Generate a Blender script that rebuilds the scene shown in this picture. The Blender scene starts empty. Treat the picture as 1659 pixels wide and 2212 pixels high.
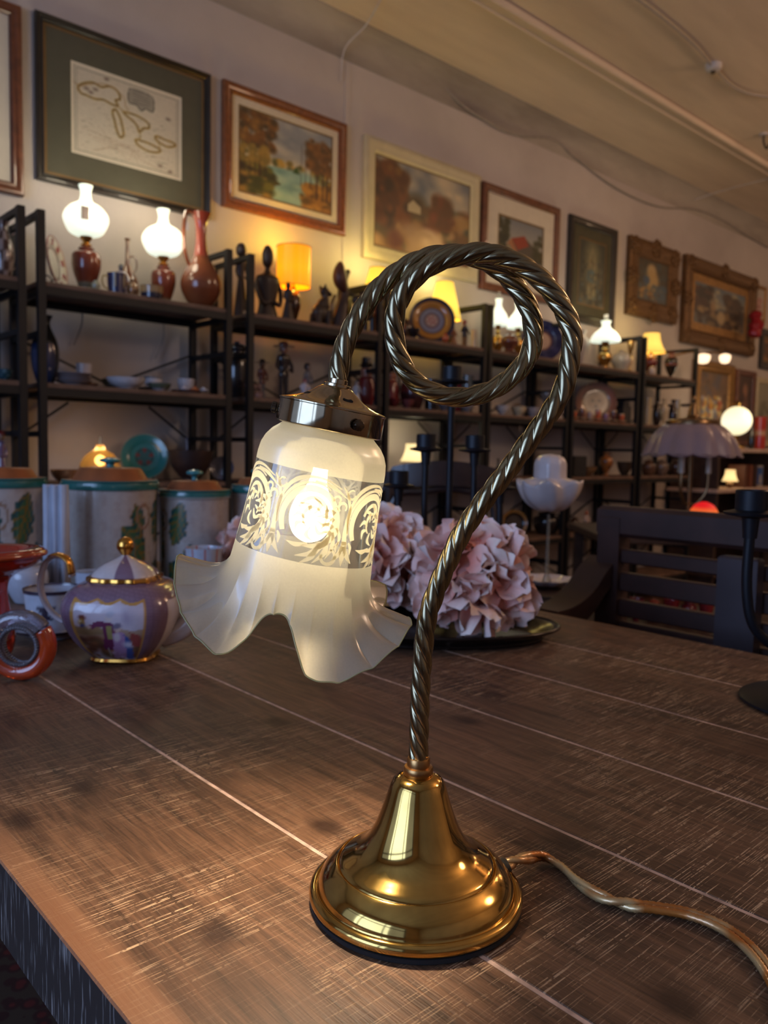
import bpy, math, random
import numpy as np
from math import sin, cos, pi, radians, sqrt, atan2
from mathutils import Vector, Matrix

# ------------------------------------------------------------------ camera
YAW, PITCH, ROLL, FPX, EYE = radians(42.2), radians(4.45), radians(1.17), 1720.0, 1.05
SC = bpy.context.scene
COL = SC.collection
FW = Vector((sin(YAW) * cos(PITCH), cos(YAW) * cos(PITCH), -sin(PITCH)))
R0 = Vector((cos(YAW), -sin(YAW), 0.0))
U0 = R0.cross(FW)
RR = R0 * cos(ROLL) + U0 * sin(ROLL)
UU = U0 * cos(ROLL) - R0 * sin(ROLL)
EYEP = Vector((0, 0, EYE))
cam = bpy.data.cameras.new('camera'); camo = bpy.data.objects.new('camera', cam); COL.objects.link(camo)
m = Matrix((RR, UU, -FW)).transposed().to_4x4(); m.translation = EYEP
camo.matrix_world = m
cam.sensor_fit = 'VERTICAL'; cam.sensor_height = 36; cam.sensor_width = 27
cam.lens = FPX / 2212 * 36
cam.clip_start = 0.02
cam.dof.use_dof = True; cam.dof.focus_distance = 0.53; cam.dof.aperture_fstop = 10.0
SC.camera = camo

# ------------------------------------------------------------------ view and light
SC.view_settings.view_transform = 'Standard'; SC.view_settings.look = 'None'
SC.view_settings.exposure = 0.18; SC.view_settings.gamma = 1.0
SC.view_settings.use_curve_mapping = False
cy = SC.cycles
cy.max_bounces = 7; cy.diffuse_bounces = 3; cy.glossy_bounces = 4; cy.transmission_bounces = 4
cy.transparent_max_bounces = 10; cy.caustics_reflective = False; cy.caustics_refractive = False
cy.sample_clamp_indirect = 4.0; cy.use_denoising = True
w = bpy.data.worlds.new('world'); SC.world = w; w.use_nodes = True
w.node_tree.nodes['Background'].inputs[0].default_value = (0.45, 0.6, 1.0, 1)
w.node_tree.nodes['Background'].inputs[1].default_value = 0.6

def lamp_light(name, kind, loc, energy, color, radius=.05, size=None, aim=None):
    l = bpy.data.lights.new(name, kind); l.energy = energy; l.color = color
    if kind == 'AREA':
        l.shape = 'RECTANGLE'; l.size, l.size_y = size
    else:
        l.shadow_soft_size = radius
    o = bpy.data.objects.new(name, l); COL.objects.link(o); o.location = loc
    if aim is not None:
        o.rotation_euler = (Vector(aim) - Vector(loc)).to_track_quat('-Z', 'Y').to_euler()
    return o
WINDOW_W, ROOM_W = 30.0, 1.0
lamp_light('daylight', 'AREA', (-2.42, 0.5, 1.7), 120.0, (0.38, 0.57, 1.0), size=(2.0, 4.2), aim=(3, 0.5, 1.5))
lamp_light('unseen_warm_light', 'POINT', (5.2, 0.6, 2.75), 36.0, (1.0, 0.61, 0.38), .25)  # unseen source without a fixture, warms the ceiling towards the right
lamp_light('unseen_warm_light', 'POINT', (8.4, 1.2, 2.6), 16.0, (1.0, 0.64, 0.38), .25)
lamp_light('unseen_warm_light', 'POINT', (2.9, -0.9, 2.5), 40.0, (1.0, 0.70, 0.5), .25)  # added warm fill to brighten shelves, wall and table; no fixture there

# ------------------------------------------------------------------ pixel rays onto the real planes of the room
def ray(x, y):
    return FW + RR * ((x - 829.5) / FPX) - UU * ((y - 1106) / FPX)
def on_z(x, y, z):
    d = ray(x, y); return EYEP + d * ((z - EYE) / d.z)
def on_y(x, y, Y):
    d = ray(x, y); return EYEP + d * (Y / d.y)
def on_x(x, y, X):
    d = ray(x, y); return EYEP + d * (X / d.x)
def depth(p):
    return (Vector(p) - EYEP).dot(FW)

# ------------------------------------------------------------------ materials
def lin(c):
    return tuple(((v / 255) / 12.92 if v / 255 <= .04045 else ((v / 255 + .055) / 1.055) ** 2.4) for v in c[:3]) + (1,)
MATS = {}
def nt(name):
    m = bpy.data.materials.new(name); m.use_nodes = True
    return m, m.node_tree.nodes, m.node_tree.links, m.node_tree.nodes['Principled BSDF']
def mat(name, rgb, rough=.5, metal=0., noise=.12, scale=20., bump=0., coat=0., emit=None, estr=0., trans=0., alpha=1., sheen=0.):
    if name in MATS: return MATS[name]
    m, N, L, b = nt(name)
    c = lin(rgb)
    tc = N.new('ShaderNodeTexCoord'); nz = N.new('ShaderNodeTexNoise'); nz.inputs['Scale'].default_value = scale
    nz.inputs['Detail'].default_value = 3
    L.new(tc.outputs['Object'], nz.inputs['Vector'])
    r = N.new('ShaderNodeValToRGB'); r.color_ramp.elements[0].position = .3; r.color_ramp.elements[1].position = .7
    r.color_ramp.elements[0].color = tuple(v * (1 - noise) for v in c[:3]) + (1,)
    r.color_ramp.elements[1].color = tuple(min(1, v * (1 + noise)) for v in c[:3]) + (1,)
    L.new(nz.outputs['Fac'], r.inputs['Fac']); L.new(r.outputs['Color'], b.inputs['Base Color'])
    b.inputs['Roughness'].default_value = rough; b.inputs['Metallic'].default_value = metal
    b.inputs['Coat Weight'].default_value = coat; b.inputs['Coat Roughness'].default_value = .05
    b.inputs['Transmission Weight'].default_value = trans
    if bump:
        bp = N.new('ShaderNodeBump'); bp.inputs['Strength'].default_value = bump; bp.inputs['Distance'].default_value = .01
        L.new(nz.outputs['Fac'], bp.inputs['Height']); L.new(bp.outputs['Normal'], b.inputs['Normal'])
    if emit:
        b.inputs['Emission Color'].default_value = lin(emit); b.inputs['Emission Strength'].default_value = estr
    MATS[name] = m
    return m
def painted(name, rough=.25, coat=.3, bump=0., metal=0.):
    """colour laid on the thing itself, kept in its colour attribute, with a fine procedural mottling"""
    if name in MATS: return MATS[name]
    m, N, L, b = nt(name)
    a = N.new('ShaderNodeVertexColor'); a.layer_name = 'Col'
    tc = N.new('ShaderNodeTexCoord'); nz = N.new('ShaderNodeTexNoise'); nz.inputs['Scale'].default_value = 90
    L.new(tc.outputs['Object'], nz.inputs['Vector'])
    mr = N.new('ShaderNodeMapRange'); mr.inputs['To Min'].default_value = .85; mr.inputs['To Max'].default_value = 1.12
    L.new(nz.outputs['Fac'], mr.inputs['Value'])
    mx = N.new('ShaderNodeMix'); mx.data_type = 'RGBA'; mx.blend_type = 'MULTIPLY'; mx.inputs['Factor'].default_value = 1
    L.new(a.outputs['Color'], mx.inputs['A']); L.new(mr.outputs['Result'], mx.inputs['B'])
    L.new(mx.outputs['Result'], b.inputs['Base Color'])
    b.inputs['Roughness'].default_value = rough; b.inputs['Coat Weight'].default_value = coat; b.inputs['Metallic'].default_value = metal
    if bump:
        bp = N.new('ShaderNodeBump'); bp.inputs['Strength'].default_value = bump; bp.inputs['Distance'].default_value = .004
        L.new(nz.outputs['Fac'], bp.inputs['Height']); L.new(bp.outputs['Normal'], b.inputs['Normal'])
    MATS[name] = m
    return m
def glow(name, rgb, strength, edge=None):
    """lit lampshade glass or cloth: gives off light, a bit less towards its rim"""
    if name in MATS: return MATS[name]
    m, N, L, b = nt(name)
    b.inputs['Base Color'].default_value = lin(rgb); b.inputs['Roughness'].default_value = .4
    tc = N.new('ShaderNodeTexCoord'); sp = N.new('ShaderNodeSeparateXYZ'); L.new(tc.outputs['Generated'], sp.inputs[0])
    r = N.new('ShaderNodeValToRGB'); e = r.color_ramp.elements
    ed = edge or rgb
    e[0].position = 0; e[0].color = lin(ed); e[1].position = 1; e[1].color = lin(ed)
    n1 = e.new(.42); n1.color = lin(rgb)
    L.new(sp.outputs['Z'], r.inputs['Fac']); L.new(r.outputs['Color'], b.inputs['Emission Color'])
    b.inputs['Emission Strength'].default_value = strength
    MATS[name] = m
    return m
def frosted(name, rgb, clear=.25, transl=.45, gloss=.12, rough=.35, edge=0.0):
    """thin glass: part clear, part translucent, part surface sheen"""
    if name in MATS: return MATS[name]
    m, N, L, b = nt(name); N.remove(b)
    out = [n for n in N if n.type == 'OUTPUT_MATERIAL'][0]
    c = lin(rgb)
    tr = N.new('ShaderNodeBsdfTransparent'); tr.inputs[0].default_value = tuple(min(1, .25 + .75 * v) for v in c[:3]) + (1,)
    tl = N.new('ShaderNodeBsdfTranslucent'); tl.inputs[0].default_value = c
    df = N.new('ShaderNodeBsdfDiffuse'); df.inputs[0].default_value = c
    gl = N.new('ShaderNodeBsdfGlossy'); gl.inputs['Roughness'].default_value = rough
    tc = N.new('ShaderNodeTexCoord'); nz = N.new('ShaderNodeTexNoise'); nz.inputs['Scale'].default_value = 700
    L.new(tc.outputs['Object'], nz.inputs['Vector'])
    mr = N.new('ShaderNodeMapRange'); mr.inputs['To Min'].default_value = max(0, clear - .05); mr.inputs['To Max'].default_value = clear + .05
    L.new(nz.outputs['Fac'], mr.inputs['Value'])
    lw = N.new('ShaderNodeLayerWeight'); lw.inputs['Blend'].default_value = .35
    pw = N.new('ShaderNodeMath'); pw.operation = 'MULTIPLY'; pw.inputs[1].default_value = edge; L.new(lw.outputs['Facing'], pw.inputs[0])
    sb = N.new('ShaderNodeMath'); sb.operation = 'SUBTRACT'; sb.use_clamp = True
    L.new(mr.outputs['Result'], sb.inputs[0]); L.new(pw.outputs[0], sb.inputs[1])
    m1 = N.new('ShaderNodeMixShader'); m1.inputs[0].default_value = transl
    L.new(df.outputs[0], m1.inputs[1]); L.new(tl.outputs[0], m1.inputs[2])
    m2 = N.new('ShaderNodeMixShader'); L.new(sb.outputs[0], m2.inputs[0]); L.new(m1.outputs[0], m2.inputs[1]); L.new(tr.outputs[0], m2.inputs[2])
    m3 = N.new('ShaderNodeMixShader')
    fr = N.new('ShaderNodeFresnel'); fr.inputs['IOR'].default_value = 1.5
    ml = N.new('ShaderNodeMath'); ml.operation = 'MULTIPLY'; ml.inputs[1].default_value = gloss * 8; ml.use_clamp = True
    L.new(fr.outputs[0], ml.inputs[0]); L.new(ml.outputs[0], m3.inputs[0])
    L.new(m2.outputs[0], m3.inputs[1]); L.new(gl.outputs[0], m3.inputs[2]); L.new(m3.outputs[0], out.inputs[0])
    MATS[name] = m
    return m

# ------------------------------------------------------------------ mesh builder
class MB:
    def __init__(s):
        s.v = []; s.f = []; s.c = []; s.mi = []; s.hascol = False; s.M = Matrix.Identity(4); s.cur = 0; s.col = None
    def add(s, vs, fs, cs=None):
        n = len(s.v)
        M = s.M
        if isinstance(vs, np.ndarray):
            A = np.array(M); vs = vs @ A[:3, :3].T + A[:3, 3]; s.v += [tuple(p) for p in vs]
        else:
            s.v += [tuple(M @ Vector(p)) for p in vs]
        s.f += [tuple(i + n for i in f) for f in fs]
        s.mi += [s.cur] * len(fs)
        if cs is not None: s.hascol = True; s.c += [tuple(c) for c in cs]
        elif s.col is not None: s.hascol = True; s.c += [s.col] * len(vs)
        else: s.c += [(.5, .5, .5)] * len(vs)
        return s
    def grid(s, P, closed_u=False, cs=None, capa=False, capb=False):
        """P: rows x cols x 3; closed_u closes the columns"""
        P = np.asarray(P, float); R, C_ = P.shape[:2]; f = []
        for i in range(R - 1):
            for j in range(C_ if closed_u else C_ - 1):
                k = (j + 1) % C_
                f.append((i * C_ + j, i * C_ + k, (i + 1) * C_ + k, (i + 1) * C_ + j))
        if capa: f.append(tuple(range(C_))[::-1])
        if capb: f.append(tuple((R - 1) * C_ + j for j in range(C_)))
        return s.add(P.reshape(-1, 3), f, None if cs is None else np.asarray(cs).reshape(-1, 3))
    def lathe(s, prof, seg=28, colf=None, sx=1., sy=1., shape=None, cap=True, off=(0, 0, 0)):
        """prof: list of (r, z)"""
        ph = np.linspace(0, 2 * pi, seg, endpoint=False)
        r = np.array([p[0] for p in prof], float)[:, None]; z = np.array([p[1] for p in prof], float)[:, None]
        k = 1. if shape is None else shape(ph)[None, :]
        P = np.stack([r * np.cos(ph) * k * sx + off[0], r * np.sin(ph) * k * sy + off[1], z + 0 * ph + off[2]], -1)
        cs = None
        if colf is not None:
            t = np.arange(len(prof)) / max(1, len(prof) - 1)
            cs = np.zeros(P.shape)
            for i in range(len(prof)):
                for j in range(seg): cs[i, j] = colf(ph[j], prof[i][0], prof[i][1])
        return s.grid(P, True, cs, cap and prof[0][0] > 1e-5, cap and prof[-1][0] > 1e-5)
    def tube(s, pts, rad, seg=8, cap=True, shape=None, twist=0.):
        pts = [Vector(p) for p in pts]; n = len(pts)
        rad = [rad] * n if isinstance(rad, (int, float)) else rad
        T = [(pts[min(i + 1, n - 1)] - pts[max(i - 1, 0)]).normalized() for i in range(n)]
        nrm = T[0].orthogonal().normalized(); rows = []; dist = 0
        for i in range(n):
            if i:
                q = T[i - 1].rotation_difference(T[i]); nrm = (q @ nrm); nrm = (nrm - T[i] * nrm.dot(T[i])).normalized()
                dist += (pts[i] - pts[i - 1]).length
            b = T[i].cross(nrm); row = []
            for j in range(seg):
                a = 2 * pi * j / seg
                rr = rad[i] * (shape(a) if shape else 1)
                aa = a + dist * twist
                row.append(pts[i] + nrm * (rr * cos(aa)) + b * (rr * sin(aa)))
            rows.append([tuple(p) for p in row])
        return s.grid(rows, True, None, cap, cap)
    def box(s, a, b, bev=0.):
        x0, y0, z0 = a; x1, y1, z1 = b
        if not bev:
            v = [(x, y, z) for z in (z0, z1) for y in (y0, y1) for x in (x0, x1)]
            return s.add(v, [(0, 2, 3, 1), (4, 5, 7, 6), (0, 1, 5, 4), (2, 6, 7, 3), (0, 4, 6, 2), (1, 3, 7, 5)])
        e = bev; v = []; f = []
        def rect(i, z): return [(x0 + i, y0 + i, z), (x1 - i, y0 + i, z), (x1 - i, y1 - i, z), (x0 + i, y1 - i, z)]
        v = rect(e, z0) + rect(0, z0 + e) + rect(0, z1 - e) + rect(e, z1)
        f = [(3, 2, 1, 0), (12, 13, 14, 15)]
        for k in range(3):
            for j in range(4):
                f.append((k * 4 + j, k * 4 + (j + 1) % 4, k * 4 + 4 + (j + 1) % 4, k * 4 + 4 + j))
        return s.add(v, f)
    def bar(s, p, q, w, d=None):
        """square bar between two points"""
        p = Vector(p); q = Vector(q); d = d or w; t = (q - p).normalized()
        a = t.cross(Vector((0, 1, 0))) if abs(t.y) < .9 else t.cross(Vector((1, 0, 0)))
        a.normalize(); b = t.cross(a)
        v = [tuple(e + a * sx * w / 2 + b * sy * d / 2) for e in (p, q) for sx, sy in ((-1, -1), (1, -1), (1, 1), (-1, 1))]
        return s.add(v, [(3, 2, 1, 0), (4, 5, 6, 7), (0, 1, 5, 4), (1, 2, 6, 5), (2, 3, 7, 6), (3, 0, 4, 7)])
    def ball(s, c, r, seg=16, sc=(1, 1, 1), colf=None):
        k = max(6, seg // 2)
        prof = [(r * sin(pi * i / k), -r * cos(pi * i / k)) for i in range(k + 1)]
        prof[0] = (r * .02, -r); prof[-1] = (r * .02, r)
        ph = np.linspace(0, 2 * pi, seg, endpoint=False)
        P = np.array([[(c[0] + a * cos(p) * sc[0], c[1] + a * sin(p) * sc[1], c[2] + z * sc[2]) for p in ph] for a, z in prof])
        return s.grid(P, True, None, True, True)
    def mesh(s, name, mats, smooth=True):
        me = bpy.data.meshes.new(name)
        me.from_pydata(s.v, [], s.f)
        for m_ in (mats if isinstance(mats, (list, tuple)) else [mats]): me.materials.append(m_)
        me.polygons.foreach_set('material_index', s.mi)
        if smooth is not False:
            me.polygons.foreach_set('use_smooth', [True] * len(s.f))
            if smooth is True: me.set_sharp_from_angle(angle=radians(38))
        if s.hascol:
            a = me.color_attributes.new('Col', 'FLOAT_COLOR', 'POINT')
            c = np.ones((len(s.v), 4)); c[:, :3] = np.array(s.c)
            a.data.foreach_set('color', c.ravel())
        me.update()
        return me
    def build(s, name, mats, parent=None, smooth=True):
        o = bpy.data.objects.new(name, s.mesh(name, mats, smooth)); COL.objects.link(o)
        if parent is not None: o.parent = parent
        return o

def thing(name, label, cat, loc=(0, 0, 0), rz=0., group=None):
    o = bpy.data.objects.new(name, None); o.empty_display_size = .05; COL.objects.link(o)
    o.location = loc; o.rotation_euler = (0, 0, rz); o['label'] = label; o['category'] = cat
    if group: o['group'] = group
    return o
def tag(o, label, cat, group=None, loc=None):
    o['label'] = label; o['category'] = cat
    if group: o['group'] = group
    if loc is not None: o.location = loc
    return o
def struct(name, mb, m_, smooth=False):
    o = mb.build(name, m_, None, smooth); o['kind'] = 'structure'; return o
def catmull(pts, n=8, closed=False):
    P = [Vector(p) for p in pts]; out = []
    m_ = len(P); rng = range(m_ if closed else m_ - 1)
    for i in rng:
        if closed: a, b, c, d = P[(i - 1) % m_], P[i], P[(i + 1) % m_], P[(i + 2) % m_]
        else: a, b, c, d = P[max(i - 1, 0)], P[i], P[i + 1], P[min(i + 2, m_ - 1)]
        for k in range(n):
            t = k / n
            out.append(.5 * ((2 * b) + (c - a) * t + (2 * a - 5 * b + 4 * c - d) * t * t + (3 * b - a - 3 * c + d) * t ** 3))
    if not closed: out.append(P[-1].copy())
    return out
def smooth_prof(prof, n=5):
    zl = min(p[1] for p in prof); zh = max(p[1] for p in prof)
    return [(max(p[0], 0.0004), min(zh, max(zl, p[1]))) for p in catmull([(r, z, 0) for r, z in prof], n)]
def L3(c): return lin(c)[:3]

# ------------------------------------------------------------------ a tiny paint box: pictures are colour laid on a grid
class Paint:
    def __init__(s, w, h, rgb, seed=1):
        s.w, s.h = w, h; s.a = np.zeros((h, w, 3)) + np.array(rgb, float); s.r = np.random.RandomState(seed)
        s.Y, s.X = np.mgrid[0:h, 0:w]; s.X = (s.X + .5) / w; s.Y = (s.Y + .5) / h; s.asp = w / h
    def mix(s, m_, rgb):
        m_ = np.clip(m_, 0, 1)[..., None]; s.a = s.a * (1 - m_) + np.array(rgb, float) * m_
    def vgrad(s, y0, y1, c0, c1):
        t = np.clip((s.Y - y0) / (y1 - y0), 0, 1)[..., None]; k = ((s.Y >= y0) & (s.Y <= y1))[..., None]
        s.a = np.where(k, np.array(c0) * (1 - t) + np.array(c1) * t, s.a)
    def blob(s, x, y, rx, ry, rgb, soft=.3, op=1.):
        d = np.sqrt(((s.X - x) / rx) ** 2 + ((s.Y - y) / ry) ** 2); s.mix((1 + soft - d) / (2 * soft + 1e-6) * op if soft else (d < 1) * op, rgb)
    def dabs(s, n, x0, x1, y0, y1, r, cols, op=.8, asp=1.):
        for _ in range(n):
            c = cols[s.r.randint(len(cols))]; k = r * (.5 + s.r.rand())
            s.blob(s.r.uniform(x0, x1), s.r.uniform(y0, y1), k * asp, k * s.asp, c, .35, op)
    def line(s, pts, wd, rgb, op=1.):
        for (x0, y0), (x1, y1) in zip(pts[:-1], pts[1:]):
            X = s.X * s.asp; dx = (x1 - x0) * s.asp; dy = y1 - y0; L_ = dx * dx + dy * dy + 1e-9
            t = np.clip(((X - x0 * s.asp) * dx + (s.Y - y0) * dy) / L_, 0, 1)
            d = np.sqrt((X - x0 * s.asp - t * dx) ** 2 + (s.Y - y0 - t * dy) ** 2)
            s.mix((wd - d) / (wd * .6) * op, rgb)
    def curve(s, pts, wd, rgb, op=1., closed=False):
        s.line([(p[0], p[1]) for p in catmull([(a, b, 0) for a, b in pts], 5, closed)], wd, rgb, op)
    def poly(s, pts, rgb, op=1.):
        ins = np.zeros(s.X.shape, bool); n = len(pts)
        for i in range(n):
            x0, y0 = pts[i]; x1, y1 = pts[(i + 1) % n]
            c = ((y0 > s.Y) != (y1 > s.Y)) & (s.X < (x1 - x0) * (s.Y - y0) / ((y1 - y0) + 1e-9) + x0); ins ^= c
        s.mix(ins * op, rgb)
    def speck(s, k):
        s.a = s.a * (1 + k * (s.r.rand(s.h, s.w, 1) - .5))
    def linear(s):
        v = np.clip(s.a / 255, 0, 1); return np.where(v <= .04045, v / 12.92, ((v + .055) / 1.055) ** 2.4)
    def at(s, L_, u, v):
        return L_[min(s.h - 1, max(0, int(v * s.h))), min(s.w - 1, max(0, int(u * s.w)))]

# ------------------------------------------------------------------ the room
def wall_mat(name, c1, c2, sc=1.3, rough=.8, bump=.15, streak=False):
    m, N, L, b = nt(name)
    tc = N.new('ShaderNodeTexCoord'); mp = N.new('ShaderNodeMapping')
    if streak: mp.inputs['Scale'].default_value = (.35, 2.2, 1)
    n1 = N.new('ShaderNodeTexNoise'); n1.inputs['Scale'].default_value = sc; n1.inputs['Detail'].default_value = 6; n1.inputs['Roughness'].default_value = .6
    n2 = N.new('ShaderNodeTexNoise'); n2.inputs['Scale'].default_value = 60; n2.inputs['Detail'].default_value = 3
    L.new(tc.outputs['Object'], mp.inputs[0]); L.new(mp.outputs[0], n1.inputs['Vector']); L.new(tc.outputs['Object'], n2.inputs['Vector'])
    r = N.new('ShaderNodeValToRGB'); r.color_ramp.elements[0].position = .32; r.color_ramp.elements[1].position = .62
    r.color_ramp.elements[0].color = lin(c1); r.color_ramp.elements[1].color = lin(c2)
    L.new(n1.outputs['Fac'], r.inputs['Fac']); L.new(r.outputs['Color'], b.inputs['Base Color'])
    b.inputs['Roughness'].default_value = rough
    bp = N.new('ShaderNodeBump'); bp.inputs['Strength'].default_value = bump; bp.inputs['Distance'].default_value = .01
    L.new(n2.outputs['Fac'], bp.inputs['Height']); L.new(bp.outputs['Normal'], b.inputs['Normal'])
    return m
WALL = wall_mat('wall_plaster', (184, 174, 166), (200, 190, 181))
CEIL = wall_mat('ceiling_plaster', (202, 184, 162), (230, 212, 188), sc=1.1, streak=True)
COVE = wall_mat('shaded_cove_plaster', (132, 122, 112), (176, 166, 152), sc=2.2, streak=True)  # darker than wall and ceiling: the cove's shade is put into its colour
X0, X1, Y0, Y1, ZC = -2.2, 9.6, -2.6, 3.25, 3.16
struct('wall_back', MB().box((X0, Y1, 0), (X1, Y1 + .15, ZC + .1)), WALL)
struct('wall_right', MB().box((X1, Y0, 0), (X1 + .15, Y1 + .15, ZC + .1)), WALL)
struct('wall_front', MB().box((X0, Y0 - .15, 0), (X1, Y0, ZC + .1)), WALL)
q = MB(); wy0, wy1, wz0, wz1 = -1.5, 2.5, .7, 2.65
q.box((X0 - .15, Y0 - .15, 0), (X0, wy0, ZC + .1)); q.box((X0 - .15, wy1, 0), (X0, Y1 + .15, ZC + .1))
q.box((X0 - .15, wy0, 0), (X0, wy1, wz0)); q.box((X0 - .15, wy0, wz1), (X0, wy1, ZC + .1))
struct('wall_left', q, WALL)
q = MB()
for y in (wy0, -.2, 1.15, wy1 - .06): q.box((X0 - .1, y, wz0), (X0 - .03, y + .07, wz1))
for z in (wz0, 2.1, wz1 - .07): q.box((X0 - .1, wy0, z), (X0 - .03, wy1, z + .07))
struct('window_1', q, mat('window_paint', (60, 52, 46), .5))
struct('ceiling', MB().box((X0, Y0, ZC), (X1, Y1, ZC + .1)), CEIL)
# floor with a patterned rug under the table, its colours darkened for deep shade
m, N, L, b = nt('floor_boards')
tc = N.new('ShaderNodeTexCoord'); mp = N.new('ShaderNodeMapping'); mp.inputs['Scale'].default_value = (2, 12, 1)
wv = N.new('ShaderNodeTexNoise'); wv.inputs['Scale'].default_value = 3; wv.inputs['Detail'].default_value = 6
L.new(tc.outputs['Object'], mp.inputs[0]); L.new(mp.outputs[0], wv.inputs['Vector'])
r = N.new('ShaderNodeValToRGB'); r.color_ramp.elements[0].color = lin((46, 28, 20)); r.color_ramp.elements[1].color = lin((96, 62, 42))
L.new(wv.outputs['Fac'], r.inputs['Fac']); L.new(r.outputs['Color'], b.inputs['Base Color']); b.inputs['Roughness'].default_value = .45
struct('floor', MB().box((X0, Y0, -.1), (X1, Y1, 0)), m)
m, N, L, b = nt('rug_pile_in_shade')
tc = N.new('ShaderNodeTexCoord'); vo = N.new('ShaderNodeTexVoronoi'); vo.inputs['Scale'].default_value = 30
L.new(tc.outputs['Object'], vo.inputs['Vector'])
r = N.new('ShaderNodeValToRGB'); e = r.color_ramp.elements; e[0].color = lin((84, 26, 24)); e[1].color = lin((20, 18, 24)); k = e.new(.3); k.color = lin((48, 18, 18)); k = e.new(.5); k.color = lin((58, 46, 36))
r.color_ramp.interpolation = 'CONSTANT'
L.new(vo.outputs['Distance'], r.inputs['Fac']); L.new(r.outputs['Color'], b.inputs['Base Color']); b.inputs['Roughness'].default_value = .95
tag(MB().box((-1.5, -.9, .001), (1.22, 1.96, .011), .004).build('rug', m, None, False), 'shade-darkened red and navy patterned rug on the floor under the wooden table', 'rug')

# cove between wall and ceiling, mouldings along the ceiling
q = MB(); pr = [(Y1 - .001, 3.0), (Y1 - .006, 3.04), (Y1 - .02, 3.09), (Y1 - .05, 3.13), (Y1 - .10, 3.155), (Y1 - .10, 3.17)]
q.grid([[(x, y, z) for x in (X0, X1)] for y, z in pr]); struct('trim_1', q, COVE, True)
q = MB()
for y, hw, dz in ((2.585, .035, .022), (2.55, .012, .035), (2.62, .012, .03)):
    q.box((X0, y - hw, ZC - dz), (X1, y + hw, ZC + .001), .006)
struct('trim_2', q, CEIL)
q = MB(); q.box((X0, 1.0, ZC - .02), (X1, 1.07, ZC + .001), .006); struct('trim_3', q, CEIL)
struct('baseboard_back', MB().box((X0, Y1 - .015, 0), (X1, Y1, .12)), mat('baseboard_paint', (90, 80, 72), .5))
q = MB(); q.box((2.62, Y1 - .004, 1.3), (2.655, Y1 + .001, 2.98)); struct('trim_4', q, WALL)

def cable(name, pts, r, m_, label, cat='cable', n=8):
    q = MB(); q.tube(catmull(pts, n), r, 6); return tag(q.build(name, m_), label, cat)
GC = mat('grey_cable', (150, 142, 134), .5); WC = mat('white_string', (205, 200, 195), .6)
px = [(930, 148), (985, 215), (1050, 262), (1110, 290), (1195, 302), (1240, 338), (1330, 405), (1420, 445), (1500, 452), (1560, 475), (1600, 500), (1659, 535)]
cable('wall_cable', [on_y(x, y, 3.237) for x, y in px], .0065, GC, 'sagging painted cable running loosely along the top of the wall below the cove')
px = [(1372, -5), (1430, 38), (1500, 98), (1532, 135), (1548, 152)]
cable('ceiling_cable', [on_z(x, y, 3.145) for x, y in px], .006, GC, 'grey cable curving over the ceiling towards the junction box from the top edge')
px = [(1548, 152), (1580, 185), (1620, 203), (1680, 212)]
cable('ceiling_cable', [on_z(x, y, 3.145) for x, y in px], .006, GC, 'grey cable leaving the ceiling junction box towards the right edge')
p = on_z(1541, 148, 3.14)
t = thing('junction_box', 'small round white junction box on the ceiling between two cables', 'junction box', (p.x, p.y, 3.16))
q = MB(); q.lathe([(.001, -.035), (.03, -.035), (.04, -.028), (.045, 0)], 20); q.build('box_body', mat('box_white', (196, 190, 186), .4), t)
q = MB(); q.lathe([(.001, -.044), (.012, -.044), (.014, -.035)], 12); q.build('cover_screw', mat('dark_brass', (80, 66, 46), .4, .6), t)
p = on_z(1650, 296, 3.14)
t = thing('ceiling_hook', 'dark metal hook fixture on the ceiling at the right edge', 'hook', (p.x, p.y, 3.16))
q = MB(); q.lathe([(.03, -.012), (.03, 0)], 14); q.build('hook_plate', mat('box_white', (196, 190, 186), .4), t)
q = MB(); q.tube(catmull([(0, 0, -.01), (.0, 0, -.05), (.05, 0, -.08), (.09, 0, -.04)], 6), .006, 6); q.build('hook_bar', mat('hook_metal', (60, 55, 52), .4, .7), t)
a_, b_, c_, d_ = on_z(825, -5, 3.15), on_y(790, 55, 3.1), on_y(745, 105, 3.22), on_y(737, 175, 3.24)
cable('hanging_string', [a_, b_, c_, d_], .003, WC, 'thin white string hanging from the ceiling down the wall above the river painting', 'string')
cable('hanging_string', [on_y(1500, 432, 3.2), on_y(1560, 412, 3.0), on_z(1665, 385, 3.1)], .003, WC, 'thin white string stretched from the wall cable to the right edge', 'string')

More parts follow.
